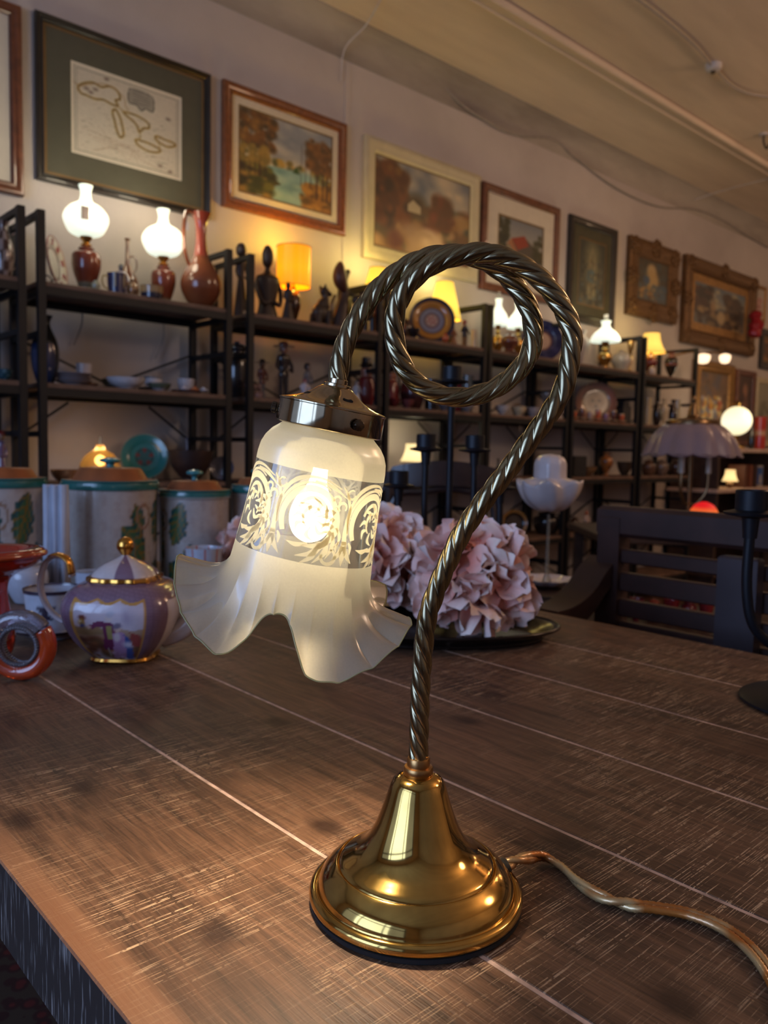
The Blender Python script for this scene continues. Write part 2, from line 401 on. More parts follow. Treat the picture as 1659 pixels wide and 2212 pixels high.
# ------------------------------------------------------------------ the table
TZ = .75
def table_mat():
    m, N, L, b = nt('table_wood')
    tc = N.new('ShaderNodeTexCoord')
    def mapping(sc, loc=(0, 0, 0), rz=0):
        mp = N.new('ShaderNodeMapping'); mp.inputs['Scale'].default_value = sc; mp.inputs['Location'].default_value = loc; mp.inputs['Rotation'].default_value = (0, 0, rz)
        L.new(tc.outputs['Object'], mp.inputs[0]); return mp
    def noise(mp, sc, det=4, rg=.55, dist=0):
        n = N.new('ShaderNodeTexNoise'); n.inputs['Scale'].default_value = sc; n.inputs['Detail'].default_value = det; n.inputs['Roughness'].default_value = rg
        n.inputs['Distortion'].default_value = dist
        L.new(mp.outputs[0], n.inputs['Vector']); return n
    def ramp(f, stops):
        r = N.new('ShaderNodeValToRGB'); e = r.color_ramp.elements
        e[0].position, e[0].color = stops[0][0], lin(stops[0][1]); e[1].position, e[1].color = stops[-1][0], lin(stops[-1][1])
        for p_, c in stops[1:-1]: k = e.new(p_); k.color = lin(c)
        L.new(f, r.inputs['Fac']); return r
    def mix(f, a, b_, mode='MIX'):
        x = N.new('ShaderNodeMix'); x.data_type = 'RGBA'; x.blend_type = mode
        if isinstance(f, float): x.inputs['Factor'].default_value = f
        else: L.new(f, x.inputs['Factor'])
        L.new(a, x.inputs['A'])
        if isinstance(b_, tuple): x.inputs['B'].default_value = b_
        else: L.new(b_, x.inputs['B'])
        return x.outputs['Result']
    grain = noise(mapping((9, 1.0, 1)), 5, 7, .6, 1.2)
    base = ramp(grain.outputs['Fac'], [(.25, (70, 50, 38)), (.45, (108, 78, 58)), (.6, (134, 98, 73)), (.8, (96, 68, 51))])
    fine = noise(mapping((60, 2.2, 1)), 9, 4, .6)
    fr = ramp(fine.outputs['Fac'], [(.35, (120, 120, 120)), (.55, (255, 255, 255))])
    c = mix(.55, base.outputs['Color'], fr.outputs['Color'], 'MULTIPLY')
    big = noise(mapping((1.2, .5, 1)), 5, 3)
    bigr = ramp(big.outputs['Fac'], [(.3, (150, 140, 140)), (.7, (255, 250, 240))])
    c = mix(.8, c, bigr.outputs['Color'], 'MULTIPLY')
    # pale saw marks across the boards
    sc1 = noise(mapping((2.2, 120, 1), rz=.05), 8, 2, .5)
    sr = ramp(sc1.outputs['Fac'], [(.585, (0, 0, 0)), (.615, (255, 255, 255))])
    msk = noise(mapping((1.0, 1.0, 1), (.3, .1, 0)), 6, 3); mr = ramp(msk.outputs['Fac'], [(.40, (60, 60, 60)), (.60, (255, 255, 255))])
    brk = noise(mapping((30, 30, 1)), 10, 2); br = ramp(brk.outputs['Fac'], [(.36, (0, 0, 0)), (.48, (255, 255, 255))])
    s = mix(1., sr.outputs['Color'], mr.outputs['Color'], 'MULTIPLY'); s = mix(1., s, br.outputs['Color'], 'MULTIPLY')
    c = mix(s, c, lin((206, 172, 136)))
    # fine pale scuffs along the grain
    sc2 = noise(mapping((150, 5, 1)), 5, 2); sr2 = ramp(sc2.outputs['Fac'], [(.64, (0, 0, 0)), (.76, (150, 150, 150))])
    c = mix(sr2.outputs['Color'], c, lin((170, 140, 114)))
    # knots
    sep = N.new('ShaderNodeSeparateXYZ'); L.new(tc.outputs['Object'], sep.inputs[0])
    dn = noise(mapping((1, 1, 1)), 60, 2)
    for kx, ky in [(183, 1700), (45, 1772), (470, 2012), (706, 1786), (1228, 1824), (1010, 1556), (1462, 2168), (1575, 1566), (1070, 1500), (600, 1560), (150, 2012), (196, 2078)]:
        p_ = on_z(kx, ky, TZ); scar = kx in (150, 196)
        v = N.new('ShaderNodeVectorMath'); v.operation = 'SUBTRACT'; v.inputs[1].default_value = (p_.x, p_.y, TZ); L.new(tc.outputs['Object'], v.inputs[0])
        v2 = N.new('ShaderNodeVectorMath'); v2.operation = 'MULTIPLY'; v2.inputs[1].default_value = (1.6, .16, 0) if scar else (1, .62, 0); L.new(v.outputs[0], v2.inputs[0])
        ln = N.new('ShaderNodeVectorMath'); ln.operation = 'LENGTH'; L.new(v2.outputs[0], ln.inputs[0])
        ad = N.new('ShaderNodeMath'); ad.operation = 'MULTIPLY_ADD'; ad.inputs[1].default_value = .008; L.new(dn.outputs['Fac'], ad.inputs[0]); L.new(ln.outputs['Value'], ad.inputs[2])
        mr_ = N.new('ShaderNodeMapRange'); mr_.inputs['From Min'].default_value = .009; mr_.inputs['From Max'].default_value = .02; mr_.inputs['To Min'].default_value = .85; mr_.inputs['To Max'].default_value = 0
        L.new(ad.outputs[0], mr_.inputs['Value']); c = mix(mr_.outputs['Result'], c, lin((92, 54, 34) if scar else (44, 24, 16)))
    # worn lighter strip along the left edge
    e_ = N.new('ShaderNodeMath'); e_.operation = 'MULTIPLY_ADD'; e_.inputs[1].default_value = .02; L.new(big.outputs['Fac'], e_.inputs[0]); L.new(sep.outputs['X'], e_.inputs[2])
    mr2 = N.new('ShaderNodeMapRange'); mr2.inputs['From Min'].default_value = .196; mr2.inputs['From Max'].default_value = .203; mr2.inputs['To Min'].default_value = .55; mr2.inputs['To Max'].default_value = 0
    L.new(e_.outputs[0], mr2.inputs['Value']); c = mix(mr2.outputs['Result'], c, lin((150, 106, 76)))
    L.new(c, b.inputs['Base Color'])
    b.inputs['Roughness'].default_value = .5; b.inputs['Specular IOR Level'].default_value = .45
    bp = N.new('ShaderNodeBump'); bp.inputs['Strength'].default_value = .35; bp.inputs['Distance'].default_value = .002
    ad = N.new('ShaderNodeMath'); ad.operation = 'ADD'; L.new(s, ad.inputs[0]); L.new(fine.outputs['Fac'], ad.inputs[1])
    L.new(ad.outputs[0], bp.inputs['Height']); L.new(bp.outputs['Normal'], b.inputs['Normal'])
    return m
def side_mat():
    m, N, L, b = nt('table_side_wood')
    tc = N.new('ShaderNodeTexCoord'); mp = N.new('ShaderNodeMapping'); mp.inputs['Scale'].default_value = (60, 60, 5)
    n = N.new('ShaderNodeTexNoise'); n.inputs['Scale'].default_value = 6; n.inputs['Detail'].default_value = 3
    L.new(tc.outputs['Object'], mp.inputs[0]); L.new(mp.outputs[0], n.inputs['Vector'])
    r = N.new('ShaderNodeValToRGB'); r.color_ramp.elements[0].position = .56; r.color_ramp.elements[1].position = .72
    r.color_ramp.elements[0].color = lin((48, 38, 34)); r.color_ramp.elements[1].color = lin((150, 142, 138))
    L.new(n.outputs['Fac'], r.inputs['Fac']); L.new(r.outputs['Color'], b.inputs['Base Color']); b.inputs['Roughness'].default_value = .6
    return m
TM, SM = table_mat(), side_mat()
XE = [.169, .352, .521, .692, .866, 1.04, 1.235]; TY0, TY1 = -.55, 1.92
table = thing('table', 'long brown plank table with pale grooves, in the foreground under the brass lamp', 'table', (0, 0, 0))
q = MB()
for i in range(6):
    a, b = XE[i] + (.0012 if i else 0), XE[i + 1] - (.0012 if i < 5 else 0)
    q.box((a, TY0, TZ - .06), (b, TY1, TZ), .0012)
o = q.build('tabletop', [TM, SM], table, False)
for p_ in o.data.polygons:
    if abs(p_.normal.z) < .5: p_.material_index = 1
q = MB()
for x in XE[1:-1]: q.box((x - .0016, TY0 + .002, TZ - .05), (x + .0016, TY1 - .002, TZ - .0003))
q.build('groove_filler', mat('pale_filler', (198, 166, 146), .8, noise=.35, scale=80), table, False)
q = MB()
for a, b in (((.21, TY0 + .05, TZ - .14), (.235, TY1 - .05, TZ - .06)), ((1.17, TY0 + .05, TZ - .14), (1.195, TY1 - .05, TZ - .06))): q.box(a, b)
q.build('apron', SM, table, False)
for x in (.2, 1.125):
    for y in (TY0 + .04, TY1 - .12):
        MB().box((x, y, 0.012), (x + .08, y + .08, TZ - .06), .004).build('leg', SM, table, False)

# ------------------------------------------------------------------ the swirled brass lamp
P0 = on_z(897, 1942, TZ); NF = Vector((sin(YAW), cos(YAW), 0))
def on_p(px_, py_, off=0.):
    """local lamp coordinates (across, away, up) of a pixel in the lamp's own upright plane"""
    d = ray(px_, py_); t_ = ((P0 - EYEP).dot(NF) + off) / d.dot(NF); p_ = EYEP + d * t_ - P0
    return Vector((p_.dot(R0), p_.dot(NF), p_.z))
def brass_mat(name, rgb, rough, nz=.25, sc=35):
    m = mat(name, rgb, rough, 1.0, nz, sc); N, L = m.node_tree.nodes, m.node_tree.links; b = N['Principled BSDF']
    tc = N.new('ShaderNodeTexCoord'); n = N.new('ShaderNodeTexNoise'); n.inputs['Scale'].default_value = 25; n.inputs['Detail'].default_value = 5
    L.new(tc.outputs['Object'], n.inputs['Vector'])
    mr = N.new('ShaderNodeMapRange'); mr.inputs['To Min'].default_value = rough * .5; mr.inputs['To Max'].default_value = rough * 1.7
    L.new(n.outputs['Fac'], mr.inputs['Value']); L.new(mr.outputs['Result'], b.inputs['Roughness'])
    return m
BR = brass_mat('polished_brass', (200, 162, 90), .10)
BP = brass_mat('aged_brass', (150, 138, 108), .17)
BG = brass_mat('pale_brass', (176, 158, 128), .1)
BK = mat('black_felt', (22, 20, 20), .9)
lamp = thing('table_lamp', 'lit brass table lamp with looped twisted stem and frilled etched glass shade', 'lamp', P0 + Vector((0, 0, .0004)), -YAW)
q = MB(); q.lathe([(.001, 0), (.0695, 0), (.0705, .001), (.0705, .0035), (.068, .0038), (.001, .0038)], 96); q.build('base_felt', BK, lamp)
pr = [(.069, .0032), (.0708, .005), (.0711, .0075), (.0702, .0098), (.0682, .0110), (.0668, .0112), (.0662, .0106), (.0656, .0112), (.0645, .0148), (.0622, .0188), (.059, .0222), (.0555, .0250), (.0532, .0264), (.0526, .0262), (.0522, .0254), (.0517, .0264), (.0500, .0282),
      (.0455, .0308), (.0400, .0342), (.0350, .0390), (.0310, .0448), (.0277, .0515), (.0248, .0590), (.0222, .0665), (.0200, .0735), (.0182, .0790), (.0163, .0826), (.0135, .0850), (.0102, .0862), (.0085, .0862)]
q = MB(); q.lathe(smooth_prof(pr, 4), 128); q.build('base', BR, lamp)
q = MB(); q.lathe([(.0092, .0855), (.0098, .087), (.0098, .0905), (.0092, .0915), (.0076, .0918), (.0076, .0965), (.0070, .0975), (.0058, .0977)], 48); q.build('base_collar', brass_mat('collar_brass', (168, 126, 78), .25), lamp)
# stem
zz = lambda X, Y: (640 + X / 2.514, 500 + Y / 2.514)
path = [(903, 1672, 0), (904, 1640, 0), (906, 1560, 0), (910, 1460, 0), (921, 1348, 0), (939, 1285, 0), (965, 1222, -.001), (997, 1154, -.002), (1040, 1090, -.003), (1093, 1022, -.004), (1150, 945, -.005), (1188, 893, -.006)]
path += [(1218, 838, -.006), zz(1487, 690) + (-.0065,), zz(1496, 550) + (-.007,), zz(1437, 405) + (-.0075,), zz(1325, 262) + (-.0078,), zz(1180, 165) + (-.0078,), zz(1030, 122) + (-.0075,), zz(880, 133) + (-.0072,), zz(725, 190) + (-.007,), zz(610, 290) + (-.0055,), zz(548, 410) + (-.003,), zz(532, 535) + (-.001,),
         zz(548, 655) + (0,), zz(600, 765) + (.001,), zz(690, 850) + (.002,), zz(810, 897) + (.003,), zz(945, 900) + (.004,), zz(1080, 855) + (.005,), zz(1195, 770) + (.006,), zz(1268, 665) + (.0065,), zz(1288, 545) + (.007,), zz(1262, 420) + (.0075,), zz(1195, 305) + (.0078,), zz(1095, 205) + (.0078,),
         zz(960, 140) + (.0078,), zz(800, 128) + (.0076,), zz(655, 165) + (.007,), zz(530, 240) + (.006,), zz(425, 340) + (.004,), zz(340, 460) + (.002,), zz(275, 590) + (.001,), zz(238, 710) + (0,), zz(224, 815) + (0,), zz(218, 838) + (0,)]
pp = catmull([on_p(*a) for a in path], 14)
tw = lambda a: .875 + .155 * (1 - abs(cos(2 * a))) ** .55 if False else (.80 + .25 * abs(sin(2 * a)) ** .55)
q = MB(); q.tube(pp, .0063, 40, True, tw, -2 * pi / .058); ost = q.build('stem', BP, lamp, 'all')
# gallery and shade share an axis that tips to the left
K = .0002985
G = on_p(710, 928); ax = radians(10.6)
A = Vector((-sin(ax), .035, -cos(ax))).normalized(); B_ = Vector((cos(ax), 0, -sin(ax))); B_ = (B_ - A * B_.dot(A)).normalized(); C_ = A.cross(B_)
# local frame: X = right (B_), Y = away from the camera, Z = -A (up the axis)
SMAT = Matrix((B_, (-A).cross(B_), -A)).transposed().to_4x4(); SMAT.translation = G
def ss(prof): return [(max(r, .1) * K, -s * K) for r, s in prof]
q = MB(); q.M = SMAT
q.lathe(ss([(104, 2), (111, 2), (114, 0), (114.5, -2), (114, -45), (116, -46.5), (116, -49), (112, -51), (98, -54), (82, -59), (66, -66), (52, -75), (41, -84), (32, -90), (27, -91.5)]), 96)
q.build('gallery', BG, lamp)
q = MB(); q.M = SMAT; q.lathe(ss([(27, -89), (29, -90), (29, -96), (27, -97), (21, -98), (21, -107), (19, -108), (15, -109)]), 40); q.build('stem_collar', BG, lamp)
for ang in (180, 302, 62):
    q = MB(); a = radians(ang); d = Vector((cos(a), sin(a), 0)); Rm = Matrix.Translation(Vector((0, 0, 22 * K)) + d * 112 * K) @ d.to_track_quat('Z', 'Y').to_matrix().to_4x4()
    q.M = SMAT @ Rm
    q.lathe(ss([(4, 4), (4, -9)]), 12); q.lathe([(8 * K, 6 * K), (11.5 * K, 7 * K), (11.5 * K, 15 * K), (9 * K, 17 * K), (.1 * K, 17.4 * K)], 36, shape=lambda p: 1 + .05 * np.sign(np.sin(18 * p)))
    q.build('thumbscrew', brass_mat('dark_screw', (96, 84, 70), .25), lamp)
for ang in (300, 120, 210, 30):
    a = radians(ang); r_ = 64 * K; q = MB(); nrm = Vector((cos(a) * .52, sin(a) * .52, 1)).normalized()
    q.M = SMAT @ Matrix.Translation(Vector((cos(a) * r_, sin(a) * r_, 67.6 * K))) @ nrm.to_track_quat('Z', 'Y').to_matrix().to_4x4()
    q.lathe([(.01 * K, 0), (9 * K, 0)], 20, sx=1.3 if ang in (300, 120) else 1); q.build('vent_hole', BK, lamp)
q = MB(); q.M = SMAT; q.lathe(ss([(1, -45), (52, -45), (52, -10), (46, 10), (44, 78), (40, 84), (1, 84)]), 32); q.build('socket', mat('socket_white', (168, 160, 140), .5), lamp)
q = MB(); q.M = SMAT
q.lathe(smooth_prof(ss([(16, 80), (17, 100), (22, 125), (38, 152), (47, 185), (45, 212), (32, 236), (12, 248), (.5, 250)]), 4), 28)
BULB_E = 17.0
bm_ = glow('lit_bulb', (255, 234, 200), BULB_E); q.build('light_bulb', bm_, lamp)
Wl = Matrix.Translation(P0) @ Matrix.Rotation(-YAW, 4, 'Z')
sl = bpy.data.lights.new('bulb_light', 'SPOT'); sl.energy = 4.4; sl.color = (1, .80, .56); sl.spot_size = radians(96); sl.spot_blend = .55; sl.shadow_soft_size = .008
so = bpy.data.objects.new('bulb_light', sl); COL.objects.link(so); tip = Wl @ SMAT @ Vector((0, 0, -256 * K)); aim_ = (Wl @ SMAT @ Vector((0, 0, -400 * K)) - tip)
so.location = tip; so.rotation_euler = aim_.to_track_quat('-Z', 'Y').to_euler()
# shade profile and ruffled skirt
def r_at(s):
    P_ = [(0, 96), (8, 104), (20, 118), (35, 129), (52, 136), (72, 139), (150, 141), (215, 145), (262, 150), (300, 154), (330, 157)]
    for (a, ra), (b, rb) in zip(P_[:-1], P_[1:]):
        if s <= b: return ra + (rb - ra) * (s - a) / (b - a)
    return 157
def band(s0, s1, n, seg=144, dr=0.): return ss([(r_at(s0 + (s1 - s0) * i / n) + dr, s0 + (s1 - s0) * i / n) for i in range(n + 1)]), seg
FG = frosted('frosted_glass', (232, 226, 200), clear=.16, transl=.62, gloss=.06, rough=.3, edge=.3)
CG = frosted('clear_glass', (226, 228, 224), clear=.80, transl=.6, gloss=.10, rough=.04, edge=.5)
EG = frosted('etched_glass', (250, 240, 208), clear=.06, transl=.7, gloss=.05, rough=.3)
q = MB(); q.M = SMAT; pf, sg = band(0, 88, 22); q.lathe(pf, sg, cap=False); shade = q.build('glass_shade', FG, lamp)
q = MB(); q.M = SMAT; pf, sg = band(88, 268, 10); q.lathe(pf, sg, cap=False); q.build('clear_band', CG, shade)
RF = [(15, 205, 392), (38, 243, 338), (62, 232, 372), (88, 195, 440), (108, 172, 400), (130, 222, 462), (155, 252, 402), (178, 270, 338), (200, 256, 396), (220, 238, 448), (238, 212, 478), (246, 178, 446), (253, 156, 398), (262, 150, 382), (273, 154, 390), (282, 178, 440), (291, 196, 486), (306, 226, 482), (326, 254, 432), (350, 262, 366)]
rp = catmull([(r_, s_, 0) for _, r_, s_ in RF], 12, True)
ra = [v.x for v in catmull([(a if i else a, 0, 0) for i, (a, _, _) in enumerate(RF)] + [(375, 0, 0)], 12)][:-1]
NU, NT = 900, 44
ph = np.arange(NU) * 360 / NU; aa = np.array(ra); rr_ = np.array([v.x for v in rp]); sv = np.array([v.y for v in rp])
ext = np.concatenate([aa - 360, aa, aa + 360]); RI = np.interp(ph, ext, np.tile(rr_, 3)); SI = np.interp(ph, ext, np.tile(sv, 3))
rows = []
rng = np.random.RandomState(4)
pk = sum(np.sin(np.radians(ph) * k + o_) * w_ for k, o_, w_ in ((27, .4, 1.0), (23, 2.1, .55), (34, 1.2, .35)))
pk = .5 - np.abs(np.sin(np.radians(ph) * 13 + .6 * np.sin(np.radians(ph) * 3))) ** .7 + .25 * pk / 2
for i in range(NT + 1):
    t_ = i / NT; s_ = 268 + (305 - 268) * min(1, t_ / .25) if t_ <= .25 else None
    if t_ <= .25:
        r0_ = np.full(NU, r_at(s_)); sA = np.full(NU, s_)
    else:
        u_ = (t_ - .25) / .75; e1 = u_ ** 1.55; e2 = u_ ** .82
        r0_ = r_at(305) + (RI - r_at(305)) * e1 + 6 * u_ * (1 - u_); sA = 305 + (SI - 305) * e2 * (.55 + .45 * u_)
        sA = 305 + (SI - 305) * (u_ ** .95) + 26 * np.sin(pi * u_) * (1 - u_ * .4)
        am = 7.5 * np.sin(pi * min(1, u_ * .9)) * u_ ** .5 * (1 - .25 * u_) * 1.9
        r0_ = r0_ + pk * am * .9; sA = sA + pk * am * 1.5
    a_ = np.radians(ph); rows.append(np.stack([r0_ * np.cos(a_) * K, r0_ * np.sin(a_) * K, -sA * K], -1))
q = MB(); q.M = SMAT; q.grid(np.array(rows), True); q.build('ruffled_skirt', FG, shade, 'all')
q = MB(); rim = [SMAT @ Vector(p_) for p_ in rows[-1][::3]]; rim.append(rim[0]); q.tube(rim, 1.7 * K, 6, False)
q.build('rim', frosted('rim_glass', (236, 232, 178), clear=.1, transl=.6, gloss=.12, rough=.1), shade, 'all')
q = MB(); q.M = SMAT
for s_ in (0,): q.lathe(ss([(r_at(s_) - 3, s_), (r_at(s_), s_ - 2)]), 64)
# etched scrollwork laid on the clear band
def ribbon(q, pts, w0, w1, w2, ph0, mir, n=6):
    P_ = catmull([(a, b, 0) for a, b in pts], n); N_ = len(P_); rows = []
    for i, p_ in enumerate(P_):
        t_ = i / (N_ - 1); wd = (w0 + (w1 - w0) * t_ * 2) if t_ < .5 else (w1 + (w2 - w1) * (t_ - .5) * 2)
        d = (P_[min(i + 1, N_ - 1)] - P_[max(i - 1, 0)]).normalized(); nn = Vector((-d.y, d.x, 0)); row = []
        for k in (-1, 0, 1):
            e = p_ + nn * wd * k / 2; u_, s_ = e.x * mir, 88 + e.y; R_ = r_at(s_) + .9; a_ = ph0 + u_ / 142
            row.append((R_ * cos(a_) * K, R_ * sin(a_) * K, -s_ * K))
        rows.append(row)
    q.grid(rows)
def arc(cx, cy_, rx, ry, a0, a1, n=9):
    return [(cx + rx * cos(radians(a0 + (a1 - a0) * i / n)), cy_ + ry * sin(radians(a0 + (a1 - a0) * i / n))) for i in range(n + 1)]
MOT = []
def mo(pts, a, b, c): MOT.append((pts, a, b, c))
mo(arc(2, 92, 56, 62, 150, 330), 10, 15, 12); mo(arc(2, 92, 55, 60, -30, 60), 12, 20, 8); mo(arc(2, 92, 66, 74, 165, 300), 2, 7, 3)
mo([(-62, 110), (-66, 70), (-50, 30), (-20, 10), (20, 8), (58, 22)], 3, 9, 2); mo([(0, 14), (30, 18), (50, 26), (74, 40)], 4, 8, 1)
mo(arc(6, 84, 30, 36, 200, 400), 6, 10, 3); mo(arc(8, 88, 18, 22, 120, 330), 3, 8, 3)
for cx, cy_, a, l in ((10, 80, 260, 34), (16, 84, 300, 32), (18, 92, 340, 32), (2, 84, 220, 32), (16, 100, 20, 30), (8, 106, 70, 30), (-4, 100, 130, 26), (-6, 92, 175, 26)):
    e = (cx + l * cos(radians(a)), cy_ + l * sin(radians(a))); md = (cx + l * .62 * cos(radians(a + 38)), cy_ + l * .62 * sin(radians(a + 38))); mo([(cx, cy_), md, e], 2, 9, .5)
for x0, y0, x1, y1, x2, y2, w_ in ((50, 118, 34, 140, -6, 146, 15), (40, 128, 22, 156, -12, 168, 14), (30, 134, 20, 164, -2, 182, 12), (44, 124, 44, 152, 22, 178, 12), (54, 110, 58, 138, 46, 166, 10), (8, 140, -14, 146, -34, 142, 10), (60, 100, 70, 118, 66, 140, 7)):
    mo([(x0, y0), (x1, y1), (x2, y2)], 4, w_, .6)
mo(arc(52, 160, 14, 15, -80, 190), 4, 8, 5); mo(arc(66, 58, 9, 9, 120, 400), 5, 6, 3); mo(arc(52, 44, 7, 7, 150, 420), 4, 5, 3)
mo([(-64, 60), (-68, 100), (-66, 134)], 7, 9, 12); mo([(-66, 126), (-67, 150), (-67, 176)], 12, 16, .6); mo([(-68, 136), (-78, 156), (-88, 166)], 8, 10, .6); mo([(-66, 136), (-56, 156), (-44, 170)], 8, 10, .6); mo([(-78, 128), (-84, 138), (-82, 150)], 4, 7, 1); mo([(-56, 128), (-50, 138), (-50, 152)], 4, 7, 1)
mo([(-64, 62), (-74, 34), (-88, 16)], 7, 6, 2); mo(arc(-66, 30, 9, 9, 0, 300), 4, 5, 3)
for y0, l in ((66, 22), (80, 24), (94, 24), (108, 20)): mo([(52, y0 + 8), (42, y0 + 2), (52 - l, y0 + 4)], 9, 8, .8)
q = MB(); q.M = SMAT
for k in range(6):
    for pts, a, b, c in MOT: ribbon(q, pts, a, b, c, radians(272 + 60 * k), 1)
q.build('etched_scrollwork', EG, shade, 'all')
# clear twin flex with copper strands
cp = [(1092, 1872, .012), (1112, 1862, .014), (1140, 1855, .012), (1175, 1852, .006), (1212, 1872, .0035), (1250, 1908, .0036), (1300, 1938, .0036), (1355, 1955, .0036), (1420, 1963, .0036), (1490, 1976, .0036), (1560, 2004, .0036), (1615, 2045, .0036), (1660, 2100, .0036), (1700, 2180, .0036), (1740, 2290, .0036)]
cpts = catmull([on_z(a, b, TZ + z) - P0 for a, b, z in cp], 12)
Rl = Matrix.Rotation(YAW, 3, 'Z')
cpts = [Rl @ p_ for p_ in cpts]
cord_m, N, L, b = nt('clear_flex'); tc = N.new('ShaderNodeTexCoord'); nz = N.new('ShaderNodeTexNoise'); nz.inputs['Scale'].default_value = 30; L.new(tc.outputs['Object'], nz.inputs['Vector'])
r = N.new('ShaderNodeValToRGB'); r.color_ramp.elements[0].position = .42; r.color_ramp.elements[0].color = lin((190, 116, 46)); r.color_ramp.elements[1].position = .6; r.color_ramp.elements[1].color = lin((224, 196, 140))
L.new(nz.outputs['Fac'], r.inputs['Fac']); L.new(r.outputs['Color'], b.inputs['Base Color']); b.inputs['Metallic'].default_value = .55; b.inputs['Roughness'].default_value = .38; b.inputs['Coat Weight'].default_value = 1; b.inputs['Coat Roughness'].default_value = .06
cord = None
for k in (0, 1):
    q = MB(); pl = []
    for i, p_ in enumerate(cpts):
        d = (cpts[min(i + 1, len(cpts) - 1)] - cpts[max(0, i - 1)]).normalized(); sd = d.cross(Vector((0, 0, 1))).normalized(); th = i * .16 * min(1, max(0, (90 - i) / 60)) * (1 if i < 90 else 0)
        u_ = d.cross(sd); pl.append(p_ + (sd * cos(th) + u_ * sin(th) * .6) * (.0024 if k else -.0024))
    q.tube(pl, .0027, 10, shape=lambda a: 1 + .06 * cos(5 * a), twist=300); o = q.build('flex_wire', cord_m, lamp, 'all')
q = MB(); q.M = Matrix.Translation(cpts[0]) @ (cpts[6] - cpts[0]).to_track_quat('Z', 'Y').to_matrix().to_4x4(); q.lathe([(.004, -.006), (.0062, -.004), (.0062, .0), (.005, .002), (.003, .002)], 20); q.build('cord_grommet', mat('grey_rubber', (52, 50, 48), .5), lamp)

# ------------------------------------------------------------------ picture frames on the wall
CANVAS = painted('picture_paint', .45, .15, .1)
def picture(name, label, cat, x0, x1, z0, z1, fw_, fmat, paint, mats=(), depth_=.03, Y=3.25, prof=None, rx=0., parent_part='canvas', ornate=False):
    """a hung picture: mitred moulded frame, optional mats/liners, painted sheet; x to the right, hangs on the wall at Y"""
    cx, W_ = (x0 + x1) / 2, x1 - x0; H_ = z1 - z0
    t = thing(name, label, cat, (cx, Y - .002, z0))
    prof = prof or [(0, 0), (0, -.7), (.12, -.95), (.3, -1), (.5, -.85), (.62, -.75), (.8, -.85), (.92, -.7), (1, -.45), (1, 0)]
    q = MB(); rows = []
    for a, d in prof:
        i = a * fw_; y = d * depth_
        rows.append([(-W_ / 2 + i, y, i), (W_ / 2 - i, y, i), (W_ / 2 - i, y, H_ - i), (-W_ / 2 + i, y, H_ - i)])
    q.grid(rows, True); q.build('frame', fmat, t)
    if ornate:
        for cx_, cz in ((-W_ / 2 + fw_ * .5, fw_ * .5), (W_ / 2 - fw_ * .5, fw_ * .5), (-W_ / 2 + fw_ * .5, H_ - fw_ * .5), (W_ / 2 - fw_ * .5, H_ - fw_ * .5), (0, H_ - fw_ * .3), (0, fw_ * .3), (-W_ / 2 + fw_ * .3, H_ / 2), (W_ / 2 - fw_ * .3, H_ / 2)):
            q = MB()
            for k in range(7):
                a = k * 2 * pi / 7; q.ball((cx_ + cos(a) * fw_ * .34, -depth_ * .9, cz + sin(a) * fw_ * .34), fw_ * .2, 8, (1, .6, 1))
            q.ball((cx_, -depth_ * 1.05, cz), fw_ * .28, 8, (1, .6, 1)); q.build('carved_ornament', fmat, t)
    ins = fw_ * .94; y = -depth_ * .42
    for nm, wd, mm in mats:
        q = MB(); i2 = ins + wd
        f = [(-W_ / 2 + ins, ins), (W_ / 2 - ins, ins), (W_ / 2 - ins, H_ - ins), (-W_ / 2 + ins, H_ - ins)]
        g = [(-W_ / 2 + i2, i2), (W_ / 2 - i2, i2), (W_ / 2 - i2, H_ - i2), (-W_ / 2 + i2, H_ - i2)]
        q.grid([[(a, y, b) for a, b in f], [(a, y, b) for a, b in g], [(a, y + .002, b) for a, b in g]], True); q.build(nm, mm, t, False)
        ins = i2; y += .0015
    c = paint.linear(); nx, ny = paint.w, paint.h
    xs = np.linspace(-W_ / 2 + ins, W_ / 2 - ins, nx); zs = np.linspace(H_ - ins, ins, ny)
    P = np.stack([np.tile(xs, (ny, 1)), np.full((ny, nx), y), np.tile(zs[:, None], (1, nx))], -1)
    q = MB(); q.grid(P[::-1], False, c[::-1]); q.build(parent_part, CANVAS, t, 'all')
    return t

BROWNF = mat('walnut_frame', (104, 58, 34), .35, noise=.3, scale=30, coat=.3)
OAKF = mat('honey_oak_frame', (118, 66, 32), .35, noise=.25, scale=40, coat=.3)
DARKF = mat('dark_green_black_frame', (34, 30, 26), .35, noise=.2, coat=.3)
GOLDF = mat('gilt_frame', (150, 112, 62), .42, .55, noise=.35, scale=60)
DGOLD = mat('old_gilt_frame', (104, 74, 42), .5, .4, noise=.45, scale=70, bump=.3)
CREAMF = mat('cream_frame', (196, 184, 150), .5, noise=.06)
GREENM = mat('green_mat', (80, 78, 62), .8, noise=.05); CREAMM = mat('cream_mat', (214, 204, 182), .8, noise=.04)
LINEN = mat('linen_liner', (206, 196, 172), .85, noise=.1, scale=200); GILTL = mat('gilt_fillet', (120, 98, 66), .45, .5)
DOLIVE = mat('olive_mat', (74, 70, 50), .8)

